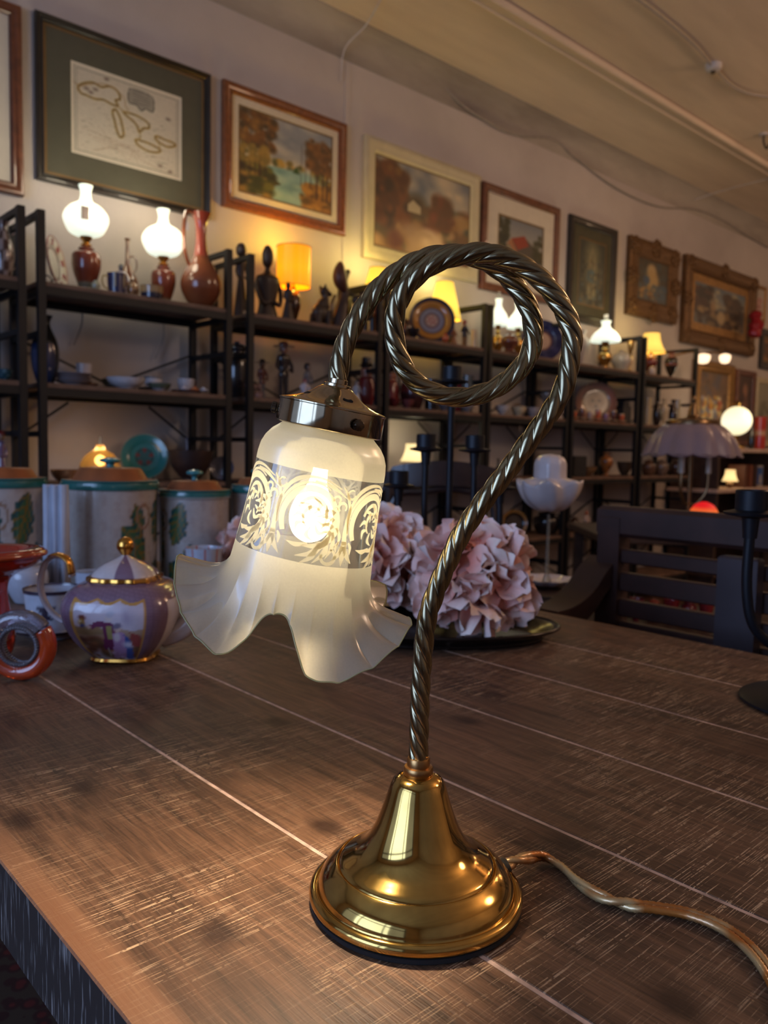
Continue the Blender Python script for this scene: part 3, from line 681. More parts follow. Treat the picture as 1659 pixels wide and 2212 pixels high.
# antique map of a chain of great lakes
p = Paint(150, 132, (190, 182, 162), 3); p.speck(.06)
for i in (0, 1): p.line([(.015 + .02 * i, .015 + .02 * i), (.985 - .02 * i, .015 + .02 * i), (.985 - .02 * i, .985 - .02 * i), (.015 + .02 * i, .985 - .02 * i), (.015 + .02 * i, .015 + .02 * i)], .004, (120, 112, 98), .8)
sup = [(.05, .25), (.10, .19), (.18, .15), (.25, .17), (.33, .13), (.40, .16), (.42, .24), (.38, .27), (.40, .33), (.34, .33), (.27, .31), (.2, .33), (.12, .32), (.07, .31)]
mic = [(.35, .42), (.38, .38), (.42, .46), (.44, .55), (.45, .65), (.42, .69), (.39, .62), (.37, .52)]
hur = [(.45, .38), (.52, .37), (.60, .38), (.68, .42), (.69, .48), (.64, .5), (.60, .56), (.58, .50), (.54, .45), (.49, .42)]
eri = [(.57, .66), (.64, .66), (.72, .67), (.80, .70), (.78, .74), (.70, .76), (.62, .74), (.57, .70)]
ont = [(.76, .55), (.84, .56), (.93, .57), (.95, .60), (.88, .64), (.80, .62), (.76, .59)]
for lk in (sup, mic, hur, eri, ont):
    p.curve(lk, .018, (170, 136, 60), .8, True); p.curve(lk, .007, (60, 58, 52), 1., True)
p.curve([(.40, .33), (.46, .38), (.5, .37)], .012, (150, 128, 76), .7); p.curve([(.60, .56), (.61, .62), (.57, .67)], .010, (150, 128, 76), .7); p.curve([(.78, .74), (.80, .68), (.77, .6)], .01, (150, 128, 76), .6)
p.curve([(0, .2), (.06, .24), (.12, .2), (.3, .12), (.45, .2), (.47, .3), (.5, .34)], .01, (150, 120, 80), .5)
p.poly([(.50, .10), (.55, .07), (.70, .08), (.74, .14), (.73, .27), (.66, .26), (.62, .30), (.57, .25), (.50, .24)], (128, 124, 112), .8)
p.curve([(.50, .10), (.55, .07), (.70, .08), (.74, .14), (.73, .27), (.66, .26), (.62, .30), (.57, .25), (.50, .24)], .008, (70, 68, 62), .9, True)
for k in range(5): p.line([(.54, .11 + .028 * k), (.70, .115 + .028 * k)], .004, (90, 86, 78), .7)
for k in range(70):
    a, b = p.r.uniform(.05, .9), p.r.uniform(.4, .95); l = p.r.uniform(.02, .07); p.line([(a, b), (a + l, b + p.r.uniform(-.01, .01))], .004, (126, 116, 100), .6)
for k in range(9): p.curve([(p.r.uniform(.05, .3), p.r.uniform(.6, .95)), (p.r.uniform(.3, .6), p.r.uniform(.7, .95)), (p.r.uniform(.5, .9), p.r.uniform(.75, .98))], .004, (150, 124, 104), .5)
for a, b in ((.12, .24), (.2, .22), (.16, .27), (.3, .06), (.88, .3), (.9, .94), (.8, .9)): p.blob(a, b, .025, .02, (120, 104, 92), .4, .8)
picture('framed_map', 'antique map of large lakes in wide green mat and dark frame on the wall', 'picture', 1.103, 1.848, 2.058, 2.677, .030, DARKF, p, (('gilt_fillet', .012, GILTL), ('green_mat', .095, GREENM), ('inner_mat', .008, CREAMM)))

# lake between autumn trees
p = Paint(150, 128, (150, 152, 150), 5)
p.vgrad(0, .62, (124, 136, 148), (196, 186, 160)); p.dabs(60, .1, .9, .0, .45, .06, [(170, 168, 160), (140, 146, 150), (190, 184, 172), (120, 130, 140)], .5, 1.6)
p.dabs(70, 0, 1, .50, .66, .03, [(150, 120, 50), (110, 100, 50), (170, 140, 60), (80, 84, 44)], .8)
p.poly([(.25, .6), (.62, .58), (.8, .7), (.86, .86), (1, 1), (.35, 1), (.30, .85), (.45, .78), (.3, .68)], (120, 160, 158)); p.dabs(40, .35, .75, .62, .95, .05, [(140, 176, 172), (100, 140, 140), (150, 180, 168)], .5, 2)
p.poly([(0, .56), (.2, .6), (.34, .72), (.44, .79), (.3, .86), (.28, .98), (0, 1)], (70, 74, 36)); p.dabs(90, 0, .34, .6, .98, .03, [(96, 96, 40), (54, 60, 28), (140, 112, 50), (44, 40, 26)], .7, 1.5)
p.poly([(.66, .76), (1, .62), (1, 1), (.8, 1), (.72, .86)], (120, 86, 34)); p.dabs(60, .66, 1, .68, .98, .03, [(150, 104, 40), (92, 70, 30), (170, 124, 50)], .7, 1.5)
for x, w_ in ((.05, .01), (.11, .008), (.21, .022), (.16, .008), (.02, .012), (.27, .006)): p.line([(x, .75), (x + .01, .1)], w_, (62, 44, 30), .9)
for x, w_ in ((.83, .018), (.90, .012), (.76, .008), (.7, .006), (.95, .014), (.65, .004)): p.line([(x, .85 if x > .8 else .72), (x + .01, .18)], w_, (64, 44, 30), .9)
p.dabs(140, -.02, .36, .0, .40, .035, [(120, 80, 38), (96, 66, 36), (146, 104, 48), (70, 56, 36)], .6); p.dabs(110, .72, 1, .12, .5, .035, [(110, 74, 40), (84, 62, 38), (130, 88, 44)], .6); p.dabs(60, 0, .3, .4, .62, .03, [(150, 124, 56), (120, 104, 50)], .5)
p.poly([(.56, .6), (.6, .50), (.64, .6)], (50, 84, 40))
picture('framed_landscape', 'autumn river landscape in honey brown wood frame, right of the map', 'picture', 1.912, 2.622, 2.132, 2.682, .050, OAKF, p, (('linen_liner', .035, LINEN), ('gilt_fillet', .008, GILTL)))

# hill landscape in the pale frame
p = Paint(150, 100, (120, 110, 90), 7)
p.vgrad(0, .5, (112, 118, 122), (170, 156, 128)); p.dabs(60, .1, 1, 0, .4, .06, [(170, 160, 140), (120, 124, 126), (196, 180, 150), (104, 112, 120)], .6, 1.5)
p.dabs(240, 0, 1, .40, 1, .045, [(110, 82, 48), (140, 100, 52), (84, 72, 46), (160, 124, 70), (96, 52, 34), (70, 78, 60), (176, 140, 96)], .7, 1.4)
p.dabs(110, 0, .32, .05, .7, .05, [(84, 52, 30), (110, 66, 34), (60, 44, 30), (120, 84, 40)], .7); p.blob(.42, .42, .1, .12, (70, 60, 40), .4, .8); p.poly([(.33, .44), (.38, .38), (.46, .44), (.46, .52), (.33, .52)], (176, 160, 128)); p.dabs(40, .6, .75, .3, .6, .05, [(120, 64, 36), (90, 60, 34)], .7)
p.dabs(30, .35, .65, .75, 1, .06, [(190, 160, 128), (150, 120, 90)], .6, 1.6)
picture('framed_landscape', 'autumn hillside painting with cottages in wide cream frame and gilt edge', 'picture', 2.745, 3.640, 2.052, 2.672, .075, CREAMF, p, (('gilt_fillet', .012, GILTL),))

# barn with red roof
def on_wall(x, y): return on_y(x, y, 3.235)
def rect_at(xa, ya, xb, yb, xc, yc):
    """x range and z range from top-left, top-right, bottom-left pixels"""
    a, b, c = on_wall(xa, ya), on_wall(xb, yb), on_wall(xc, yc); return a.x, b.x, c.z, (a.z + b.z) / 2
p = Paint(90, 90, (130, 130, 130), 9); p.vgrad(0, .6, (120, 126, 130), (176, 168, 150))
p.dabs(60, 0, 1, .55, 1, .05, [(96, 84, 36), (124, 104, 44), (60, 66, 34), (80, 60, 30)], .7, 1.4); p.dabs(40, 0, .22, .0, .6, .05, [(36, 44, 30), (52, 56, 34)], .8)
p.poly([(.18, .52), (.28, .38), (.60, .30), (.86, .48), (.86, .86), (.5, .9), (.18, .8)], (84, 76, 66)); p.poly([(.18, .52), (.28, .38), (.42, .62), (.36, .66)], (170, 110, 70)); p.poly([(.28, .38), (.58, .26), (.68, .44), (.44, .58)], (150, 60, 40)); p.poly([(.18, .52), (.24, .5), (.38, .66), (.38, .8), (.18, .74)], (140, 126, 96)); p.dabs(20, .82, 1, .2, .8, .05, [(60, 60, 40)], .7)
x0, x1, z0, z1 = rect_at(1043, 390, 1208, 452, 1030, 622)
picture('framed_landscape', 'barn with red roof in white mat and black brown frame behind the looped stem', 'picture', x0, x1, z0, z1, .05, BROWNF, p, (('white_mat', .105, CREAMM), ('gilt_fillet', .012, GILTL)))
# pale pointed-arch interior
p = Paint(80, 100, (58, 62, 52), 11); p.blob(.5, .4, .30, .42, (118, 114, 84), .4); p.poly([(.34, .9), (.34, .35), (.5, .08), (.66, .35), (.66, .9)], (130, 124, 92)); p.dabs(90, .1, .9, .3, 1, .04, [(60, 64, 56), (90, 92, 80), (44, 46, 40), (84, 100, 104), (110, 96, 66)], .6)
for x in (.2, .3, .7, .8, .5): p.line([(x, .95), (x + .01, .2)], .014, (44, 44, 36), .7)
p.dabs(30, .3, .6, .45, .62, .03, [(80, 110, 116), (70, 90, 90)], .6)
x0, x1, z0, z1 = rect_at(1231, 462, 1333, 498, 1222, 690)
picture('framed_print', 'dim print of a pale pointed arch interior in dark narrow frame', 'picture', x0, x1, z0, z1, .055, DARKF, p, (('olive_mat', .07, DOLIVE), ('gilt_fillet', .012, GILTL)))
# figure by a basket in ornate gilt
p = Paint(80, 100, (52, 44, 30), 13); p.dabs(60, 0, 1, 0, 1, .07, [(60, 50, 32), (40, 38, 30), (50, 60, 60)], .7); p.blob(.45, .25, .14, .14, (176, 150, 104)); p.blob(.48, .5, .2, .26, (170, 140, 84), .3); p.blob(.3, .5, .1, .1, (40, 70, 100)); p.blob(.3, .75, .22, .1, (120, 84, 40)); p.dabs(40, .1, .8, .6, .95, .05, [(150, 116, 60), (110, 70, 36), (60, 76, 84)], .7); p.dabs(20, .6, .9, .55, .85, .06, [(50, 74, 90)], .6)
x0, x1, z0, z1 = rect_at(1358, 508, 1462, 545, 1344, 676)
picture('framed_painting', 'small dark figure painting in carved gilt frame between arch print and village picture', 'picture', x0, x1, z0, z1, .13, DGOLD, p, (), .05, ornate=True)
# street with clouds
p = Paint(110, 90, (90, 92, 90), 17); p.vgrad(0, .5, (84, 100, 112), (150, 140, 110)); p.dabs(30, .2, .8, .05, .5, .07, [(170, 158, 120), (110, 120, 124)], .7)
p.dabs(50, 0, .3, .1, .7, .06, [(60, 36, 24), (84, 50, 30), (40, 30, 22)], .8); p.dabs(70, .62, 1, .2, 1, .07, [(44, 32, 22), (64, 46, 30), (90, 66, 40)], .8); p.dabs(60, .1, .9, .6, 1, .05, [(60, 44, 30), (120, 96, 60), (150, 124, 80), (40, 30, 24)], .7); p.blob(.52, .75, .08, .16, (170, 146, 104)); p.blob(.35, .5, .06, .2, (150, 120, 80), .4, .7)
x0, x1, z0, z1 = rect_at(1478, 550, 1629, 603, 1462, 737)
picture('framed_painting', 'old street scene under clouds in large ornate gilt frame with pale liner', 'picture', x0, x1, z0, z1, .12, DGOLD, p, (('linen_liner', .07, GOLDF),), .06, ornate=True)
# small flower print, red ribbon picture, dark framed edge picture, left edge picture
p = Paint(40, 60, (178, 168, 156), 19); p.dabs(26, .25, .75, .3, .75, .09, [(170, 110, 104), (190, 140, 128), (140, 90, 84)], .7)
x0, x1, z0, z1 = rect_at(1632, 612, 1654, 622, 1622, 690)
picture('framed_print', 'small pink flower print in thin gilt frame beside the street scene', 'picture', x0 - .02, x1 + .02, z0, z1, .03, GOLDF, p, (), .02)
p = Paint(60, 60, (110, 70, 30), 23); p.dabs(60, 0, 1, 0, 1, .1, [(150, 96, 40), (84, 56, 30), (180, 120, 50), (60, 40, 26)], .7)
x0, x1, z0, z1 = rect_at(1645, 708, 1720, 730, 1640, 795)
picture('framed_painting', 'amber coloured painting in dark frame cut by the right edge', 'picture', x0, x1, z0, z1, .06, DARKF, p, (('gilt_fillet', .03, GILTL),), .03)
p = Paint(60, 60, (200, 190, 180), 27); p.dabs(40, .2, .8, .2, .8, .08, [(170, 160, 140), (180, 170, 160)], .6)
a, b = on_wall(45, 22), on_wall(44, 424)
picture('framed_print', 'pale print in white mat and red brown frame cut by the left edge', 'picture', a.x - .62, a.x, b.z, a.z + .01, .045, BROWNF, p, (('white_mat', .09, CREAMM),), .03)

# ------------------------------------------------------------------ shelving units along the wall
IRON = mat('black_iron', (20, 21, 24), .5, .3, noise=.15); SHELF = mat('shelf_board', (104, 80, 66), .6, noise=.35, scale=12)
SX = [(.165, .945), (.985, 1.755), (1.835, 2.585), (2.61, 3.35), (3.37, 4.13), (4.16, 4.94), (4.98, 5.74)]
TZS = [1.612, 1.262, .905, .545, .185]; SY0, SY1 = 2.885, 3.205; PT = 1.852
words = ['partly cut by the left edge', 'under the lake map, holding two milk glass lamps', 'holding the orange drum lamp and dark carvings', 'holding the blue and gold plate', 'holding two milk glass lamps behind the looped stem', 'holding the white oil lamp, right of the looped stem', 'holding the yellow cone lamp near the far corner']
for i, (a, b) in enumerate(SX):
    t = thing('shelving_unit', 'black iron shelving unit ' + words[i], 'shelf', (a, SY0, 0), 0, None); W_ = b - a; D = SY1 - SY0; pw = .026
    for x in (0, W_ - pw):
        for y in (0, D - pw):
            q = MB(); q.box((x, y, 0), (x + pw, y + pw, PT), .002); q.build('post', IRON, t, False)
    for x in (0, W_ - pw):
        for z in [PT - .022] + [v - .05 for v in TZS] + [TZS[0] - .19, TZS[1] - .19, TZS[2] - .19, TZS[3] - .19]: q = MB(); q.box((x + .003, pw, z), (x + pw - .003, D - pw, z + .02)); q.build('end_rail', IRON, t, False)
    for z in TZS:
        for y in (.002, D - .022): q = MB(); q.box((pw, y, z - .045), (W_ - pw, y + .02, z - .018)); q.build('long_rail', IRON, t, False)
    for z in TZS:
        q = MB(); q.box((-.002 if 0 else .004, .004, z - .018), (W_ - .004, D - .004, z), .002); q.build('shelf_board', SHELF, t, False)
    yb = D - .006
    for k, (za, zb) in enumerate(zip(TZS[:-1], TZS[1:])):
        for s in (0, 1):
            xs_ = (lambda v: v) if s == 0 else (lambda v: W_ - v)
            q = MB()
            if k != 1: q.bar((xs_(pw), yb, za - .17), (xs_(W_ / 2), yb, zb + .03), .009, .006)
            else: q.bar((xs_(pw), yb, zb + .17), (xs_(W_ * .28), yb, za - .05), .009, .006)
            q.build('cross_brace', IRON, t, False)
def flex(x0, y0, x1, y1, lab):
    a, b = on_y(x0, y0, 3.22), on_y(x1, y1, 3.22); mid = (a + b) / 2 + Vector((.02, 0, 0)); cable('hanging_flex', [a, mid, b], .003, GC, lab, 'cable')
flex(174, 640, 160, 745, 'thin grey flex hanging below the left milk glass lamp'); flex(352, 680, 335, 775, 'thin grey flex hanging below the second milk glass lamp'); flex(600, 705, 592, 800, 'thin flex hanging below the orange drum lamp')

# ------------------------------------------------------------------ kinds of shelf goods; each gives local meshes of given width and height
PC = painted('painted_ceramic', .18, .5); PM = painted('carved_matte', .5, .1)
def col2(c1, c2, f):
    a, b = np.array(L3(c1)), np.array(L3(c2)); return lambda p_, r_, z_: a * (1 - f(p_, r_, z_)) + b * f(p_, r_, z_)
PR = {
 'ewer': [(.30, 0), (.55, .03), (.86, .12), (1, .22), (.96, .32), (.72, .43), (.42, .53), (.30, .64), (.26, .78), (.30, .9), (.44, .97), (.52, 1), (.46, .985)],
 'vase': [(.5, 0), (.55, .02), (.85, .2), (1, .42), (.9, .62), (.55, .78), (.4, .86), (.42, .93), (.58, 1), (.5, .99)],
 'bottle': [(.6, 0), (.9, .05), (1, .2), (.9, .36), (.5, .5), (.26, .62), (.2, .8), (.2, .95), (.3, 1), (.2, .99)],
 'jar': [(.6, 0), (.66, .03), (.9, .25), (1, .5), (.92, .7), (.6, .8), (.62, .84), (.7, .88), (.5, .94), (.18, .96), (.2, 1), (.01, 1.0)],
 'amphora': [(.4, 0), (.42, .05), (.25, .12), (.7, .35), (1, .6), (.8, .78), (.4, .86), (.36, .92), (.6, 1), (.5, .99)],
 'bowl': [(.4, 0), (.42, .12), (.5, .16), (.82, .5), (1, 1), (.96, .98), (.7, .4), (.01, .22)],
 'cup': [(.45, 0), (.5, .06), (.72, .2), (.9, .5), (.98, .9), (1, 1), (.95, .98), (.82, .4), (.01, .15)],
 'tall': [(.8, 0), (.82, .02), (.86, .5), (.9, .98), (.92, 1), (.85, .99)],
 'goblet': [(.6, 0), (.62, .03), (.12, .1), (.1, .45), (.5, .6), (.95, .85), (1, 1), (.9, .98)],
 'base': [(.8, 0), (.85, .05), (.5, .15), (.7, .3), (1, .55), (.85, .8), (.35, .93), (.3, 1)],
 'urn': [(.55, 0), (.62, .04), (.5, .1), (.62, .18), (.95, .5), (1, .72), (.9, .84), (.5, .9), (.55, .95), (.3, 1)],
}
def hdl(q, r, z0, z1, out, th, sgn=1):
    q.tube(catmull([(sgn * r * .85, 0, z1), (sgn * (r + out * .8), 0, z1 + (z1 - z0) * .05), (sgn * (r + out), 0, (z0 + z1) / 2), (sgn * (r + out * .5), 0, z0 + .1 * (z1 - z0)), (sgn * r * .8, 0, z0)], 5), th, 7)
def vessel(name, label, cat, loc, w, h, kind, c1, c2=None, fn=None, handle=0, spout=0, lid=None, rz=0., grp=None, mat_=None, seg=32):
    m_ = mat_ or PC; R = w / 2; pr = smooth_prof([(a * R, b * h) for a, b in PR[kind]], 4)
    f = fn or (lambda p_, r_, z_: 0.); cf = col2(c1, c2 or c1, f)
    parts = handle or spout or lid
    if not parts:
        q = MB(); q.lathe(pr, seg, cf); o = q.build(name, m_, None); o.rotation_euler = (0, 0, rz); return tag(o, label, cat, grp, loc)
    t = thing(name, label, cat, loc, rz, grp)
    q = MB(); q.lathe(pr, seg, cf); q.build('body', m_, t)
    if handle:
        q = MB(); q.col = L3(c2 or c1) if handle < 0 else L3(c1); rr_ = R * .9 if kind != 'ewer' else R * .3
        if kind == 'ewer': hdl(q, R * .25, h * .35, h * .95, R * .7, R * .09, -1)
        elif kind == 'bottle': hdl(q, R * .2, h * .45, h * .72, R * .7, R * .08, 1)
        else: hdl(q, R * .92, h * .22, h * .8, R * .5, R * .07, 1 if handle > 0 else -1)
        q.build('handle', m_, t)
    if spout:
        q = MB(); q.col = L3(c1); q.tube(catmull([(-R * .8, 0, h * .3), (-R * 1.25, 0, h * .45), (-R * 1.4, 0, h * .75)], 5), [R * .2 * (1 - .04 * i) for i in range(11)], 8); q.build('spout', m_, t)
    if lid:
        q = MB(); q.lathe(smooth_prof([(R * .6, h * .97), (R * .55, h * 1.02), (R * .2, h * 1.08), (R * .08, h * 1.1), (R * .12, h * 1.16), (.001, h * 1.2)], 3), 24, col2(lid, lid, lambda *a: 0)); q.build('lid', m_, t)
    return t
def plate_on_edge(name, label, loc, dia, rings, rz=0., lean=14, petal=None, cat='plate'):
    """rings: list of (radius fraction, colour)"""
    t = thing(name, label, cat, loc, rz)
    R = dia / 2; q = MB(); a = radians(lean)
    q.M = Matrix.Translation((0, 0, R * cos(a) + .004)) @ Matrix.Rotation(pi / 2 - a, 4, 'X')
    pr = [(.001, -.008), (R * .3, -.008), (R * .6, -.008), (R * .66, -.004), (R * .75, 0), (R * .9, .004), (R, .007), (R * 1.005, .004), (R * .8, -.009), (R * .6, -.014), (.001, -.014)]
    prs = smooth_prof(pr[:7], 5) + pr[7:]
    def cf(p_, r_, z_):
        k = r_ / R
        for f_, c in rings:
            if k <= f_:
                c_ = np.array(L3(c))
                if petal and sin(petal[0] * p_) > .25 and petal[1] < k < petal[2]: c_ = np.array(L3(petal[3]))
                return c_
        return np.array(L3(rings[-1][1]))
    q.lathe(prs, 64, cf); q.build('dish', PC, t)
    q = MB(); q.tube(catmull([(-R * .4, -.03, .003), (-R * .4, -.012, .006), (-R * .38, .02, R * .5), (-R * .3, .05 + R * .1, .004)], 5), .0025, 6); q.tube(catmull([(R * .4, -.03, .003), (R * .4, -.012, .006), (R * .38, .02, R * .5), (R * .3, .05 + R * .1, .004)], 5), .0025, 6)
    q.build('plate_stand', IRON, t)
    return t
def saucer_mb(q, R, z, c1, c2, seg=32):
    q.lathe(smooth_prof([(R * .5, z), (R * .55, z + .003), (R * .85, z + .010), (R, z + .017), (R * .97, z + .018), (R * .6, z + .007), (.001, z + .005)], 3), seg, col2(c1, c2, lambda p_, r_, z_: 1. if r_ > R * .85 else 0.))
def cup_saucer(label, loc, w, h, c1, c2, rz=0., pat=None):
    t = thing('teacup', label, 'teacup', loc, rz); R = w / 2
    q = MB(); saucer_mb(q, R, 0, c1, c2); q.build('saucer', PC, t)
    q = MB(); r2 = R * .58; z0 = .008; f = pat or (lambda p_, r_, z_: 1. if z_ > h * .88 else 0.)
    q.lathe([(a, b + z0) for a, b in smooth_prof([(a * r2, b * (h - z0)) for a, b in PR['cup']], 4)], 28, col2(c1, c2, f)); q.build('cup', PC, t)
    q = MB(); q.col = L3(c2); hdl(q, r2, z0 + h * .25, z0 + h * .75, r2 * .5, r2 * .08); q.build('handle', PC, t)
    return t
def stack(name, label, loc, w, h, n, c1, c2, cat='plate stack', sy=1.):
    """a pile of like plates: each dish a thing of its own"""
    out = []
    for k in range(n):
        q = MB(); R = w / 2 * (1 - .02 * (k % 2)); saucer_mb(q, R, 0, c1, c2); o = q.build(name, PC); o.location = (loc[0], loc[1], loc[2] + k * h / n)
        place = 'lowest' if k == 0 else ('topmost' if k == n - 1 else ['second', 'third', 'fourth'][k - 1] + ' from the bottom')
        tag(o, label + ', ' + place + ' of its pile', 'plate', label.split(',')[0] + ' pile'); out.append(o)
    return out
def figurine(name, label, cat, loc, w, h, robe, skin=(150, 110, 84), hat=None, hatkind='brim', trousers=False, rz=0., mat_=None, arm=True, seat=False):
    m_ = mat_ or PC; t = thing(name, label, cat, loc, rz); R = w / 2; hr = h * .085
    q = MB(); rc = L3(robe)
    if trousers:
        q.col = L3(trousers)
        for s in (-1, 1): q.tube([(s * R * .28, 0, 0), (s * R * .26, 0, h * .25), (s * R * .2, 0, h * .46)], [R * .2, R * .2, R * .26], 8)
        q.col = None
        q.lathe(smooth_prof([(R * .46, h * .40), (R * .5, h * .46), (R * .42, h * .56), (R * .58, h * .72), (R * .5, h * .78), (R * .15, h * .82)], 4), 20, lambda *a: rc, sy=.7)
    else:
        q.lathe(smooth_prof([(R * .95, 0), (R, .02 * h), (R * .8, h * .2), (R * .5, h * .45), (R * .42, h * .55), (R * .58, h * .72), (R * .48, h * .79), (R * .15, h * .83)], 4), 24, lambda p_, r_, z_: rc * np.array(1. - .25 * (sin(6 * p_) > .3) * (z_ < h * .4)) if True else rc, sy=.75, shape=lambda p_: 1 + .05 * np.sin(6 * p_))
    q.build('body', m_, t)
    q = MB(); q.col = L3(skin); q.tube([(0, 0, h * .80), (0, 0, h * .86)], R * .14, 8); q.ball((0, 0, h * .90), hr, 14, (.85, .95, 1.15)); q.ball((0, -hr * .85, h * .895), hr * .2, 6); q.build('head', m_, t)
    if arm:
        for s in (-1, 1):
            q = MB(); q.col = rc; q.tube(catmull([(s * R * .5, 0, h * .75), (s * R * .78, -R * .1, h * .6), (s * R * .55, -R * .5, h * .5), (s * R * .2, -R * .6, h * .54)], 4), [R * .16] * 5 + [R * .12] * 8, 8); q.build('arm', m_, t)
    if hat:
        q = MB(); hc = L3(hat)
        if hatkind == 'brim': q.lathe([(hr * 2.3, h * .935), (hr * 2.3, h * .945), (hr * 1.0, h * .95), (hr * .85, h * 1.0), (hr * .5, h * 1.03), (.001, h * 1.03)], 20, lambda *a: hc)
        elif hatkind == 'hair': q.ball((0, hr * .2, h * .93), hr * 1.15, 12); q.c = [tuple(hc)] * len(q.v); q.hascol = True
        else: q.lathe([(hr * 1.05, h * .93), (hr * .9, h * .98), (hr * .3, h * 1.02), (.001, h * 1.03)], 16, lambda *a: hc)
        q.build('hat' if hatkind != 'hair' else 'hair', m_, t)
    return t
BRASSL = mat('lamp_brass', (190, 150, 84), .25, 1.0, noise=.2)
def oil_lamp(label, loc, sw, z_burn, z_shade0, z_shade1, body, shade_shape='ball', mat_body=None, strength=1.12, tags=False, energy=1.2):
    """ceramic or brass foot, brass burner, lit milk glass shade with chimney neck"""
    t = thing('oil_lamp', label, 'lamp', loc); R = sw / 2
    q = MB()
    if body[0] == 'urn': q.lathe(smooth_prof([(a * body[1] / 2, b * z_burn) for a, b in PR['urn']], 5), 32, lambda p_, r_, z_: L3(body[2]) if z_ > z_burn * .22 else L3(body[3])); q.build('body', PC, t)
    else: q.lathe(smooth_prof([(a * body[1] / 2, b * z_burn) for a, b in PR['base']], 5), 28); q.build('body', BRASSL, t)
    q = MB(); rb = R * .27; q.lathe([(rb * .6, z_burn * .98), (rb, z_burn + .004), (rb * .5, z_burn + (z_shade0 - z_burn) * .4), (rb, z_shade0 - .006), (rb * 1.05, z_shade0 + .004)], 24); q.build('burner', BRASSL, t)
    H = z_shade1 - z_shade0
    if shade_shape == 'ball': pr = [(.33, 0), (.75, .08), (1, .30), (.97, .44), (.72, .58), (.34, .68), (.25, .78), (.24, .88), (.32, 1.)]
    elif shade_shape == 'dome': pr = [(1, 0), (1.02, .04), (.96, .2), (.75, .42), (.45, .6), (.28, .75), (.30, .9), (.36, 1.)]
    else: pr = [(.30, 0), (.9, .15), (1, .35), (.8, .5), (.35, .62), (.3, .75), (.42, .9), (.5, 1.)]
    q = MB(); q.lathe(smooth_prof([(a * R, z_shade0 + b * H) for a, b in pr], 5), 36); q.build('glass_shade', glow('lit_milk_glass', (250, 250, 224), strength, (206, 218, 200)), t)
    if shade_shape == 'dome':
        q = MB(); q.lathe([(R * .16, z_shade1 - .01), (R * .14, z_shade1 + .04)], 16, cap=False); q.build('chimney', frosted('chimney_glass', (230, 232, 226), .8, .5, .12, .05), t)
    if tags:
        q = MB(); q.box((-R * .62, -R * 1.02, z_shade0 + H * .22), (-R * .26, -R * 1.0, z_shade0 + H * .47)); q.tube([(-R * .3, -R * 1.01, z_shade0 + H * .47), (-R * .25, -R * .9, z_shade0 + H * .56)], .0008, 5); q.build('price_tag', mat('tag_card_grey', (96, 84, 80), .7), t, False)
    w = Vector(loc); lamp_light('lamp_glow', 'POINT', (w.x, w.y - .02, w.z + z_shade1 + .05), energy, (1, .86, .62), .05); lamp_light('lamp_glow', 'POINT', (w.x, w.y - R - .05, w.z + z_shade0 + H * .3), energy * .5, (1, .86, .62), .04)
    return t
def shade_lamp(label, loc, rt, rb, z0, z1, bw, bcol, rgb, kind='cone', strength=1.2, energy=1.5, basemat=None, stem=False):
    t = thing('shade_lamp', label, 'lamp', loc)
    q = MB(); q.lathe(smooth_prof([(a * bw / 2, b * z0) for a, b in PR['base']], 5), 28, lambda *a: L3(bcol)); q.build('lamp_base', basemat or PC, t)
    q = MB(); q.tube([(0, 0, z0 * .95), (0, 0, z0 + (z1 - z0) * .5)], .006, 8); q.build('lamp_stem', BRASSL, t)
    q = MB(); n = 8; q.lathe([(rb + (rt - rb) * i / n + (.0 if kind != 'bell' else -.12 * rb * sin(pi * i / n)), z0 + (z1 - z0) * i / n) for i in range(n + 1)], 40, cap=False)
    q.build('lamp_shade', glow('lit_cloth_' + str(rgb[1]), rgb, strength, tuple(int(v * .86) for v in rgb)), t)
    q = MB()
    for r_, z_ in ((rb, z0), (rt, z1)): q.tube([(r_ * cos(a) * 1.005, r_ * sin(a) * 1.005, z_) for a in np.linspace(0, 2 * pi, 41)], .0018, 6, False)
    q.build('shade_trim', mat('shade_trim', (140, 96, 50), .6), t, 'all')
    w = Vector(loc); c = tuple(L3(rgb)); mx = max(c); c = (1, c[1] ** .5 * 1.02, c[2] ** .5)
    lamp_light('lamp_glow', 'POINT', (w.x, w.y, w.z + z1 + .03), energy, c, .03); lamp_light('lamp_glow', 'POINT', (w.x, w.y, w.z + z0 - .02), energy * .35, c, .03)
    return t

# ------------------------------------------------------------------ goods on the shelves
def S(px_, tier, wpx, hpx, Y=3.03):
    """shelf position under image column px_, with width and height in metres for sizes seen in the photo"""
    z = TZS[tier]; y_ = 1000.
    for _ in range(4):
        p_ = on_y(px_, y_, Y); rel = p_.z - z; y_ += rel * FPX / max(.5, depth(p_))
    d = depth(p_); return Vector((p_.x, Y, z + .0008)), wpx * d / FPX, hpx * d / FPX
def dots(n, a, k=.5): return lambda p_, r_, z_: 1. if sin(n * p_) * sin(a * z_) > k else 0.
# unit A
l, w, h = S(8, 0, 44, 128); vessel('ornate_jug', 'tall grey and brown ornate stoneware jug on top shelf at the left edge', 'jug', l, w, h, 'vase', (150, 132, 124), (70, 48, 40), dots(5, 90, 0), 1)
l, w, h = S(10, 1, 34, 28); vessel('bowl', 'small dark teal bowl on second shelf at the left edge', 'bowl', l, w, h, 'bowl', (40, 72, 84), (90, 120, 130), dots(6, 200))
l, w, h = S(4, 2, 26, 110); figurine('figurine', 'small lilac robed figurine on third shelf at the left edge', 'figurine', l, w, h, (130, 104, 130), hat=(110, 40, 40), hatkind='hair')
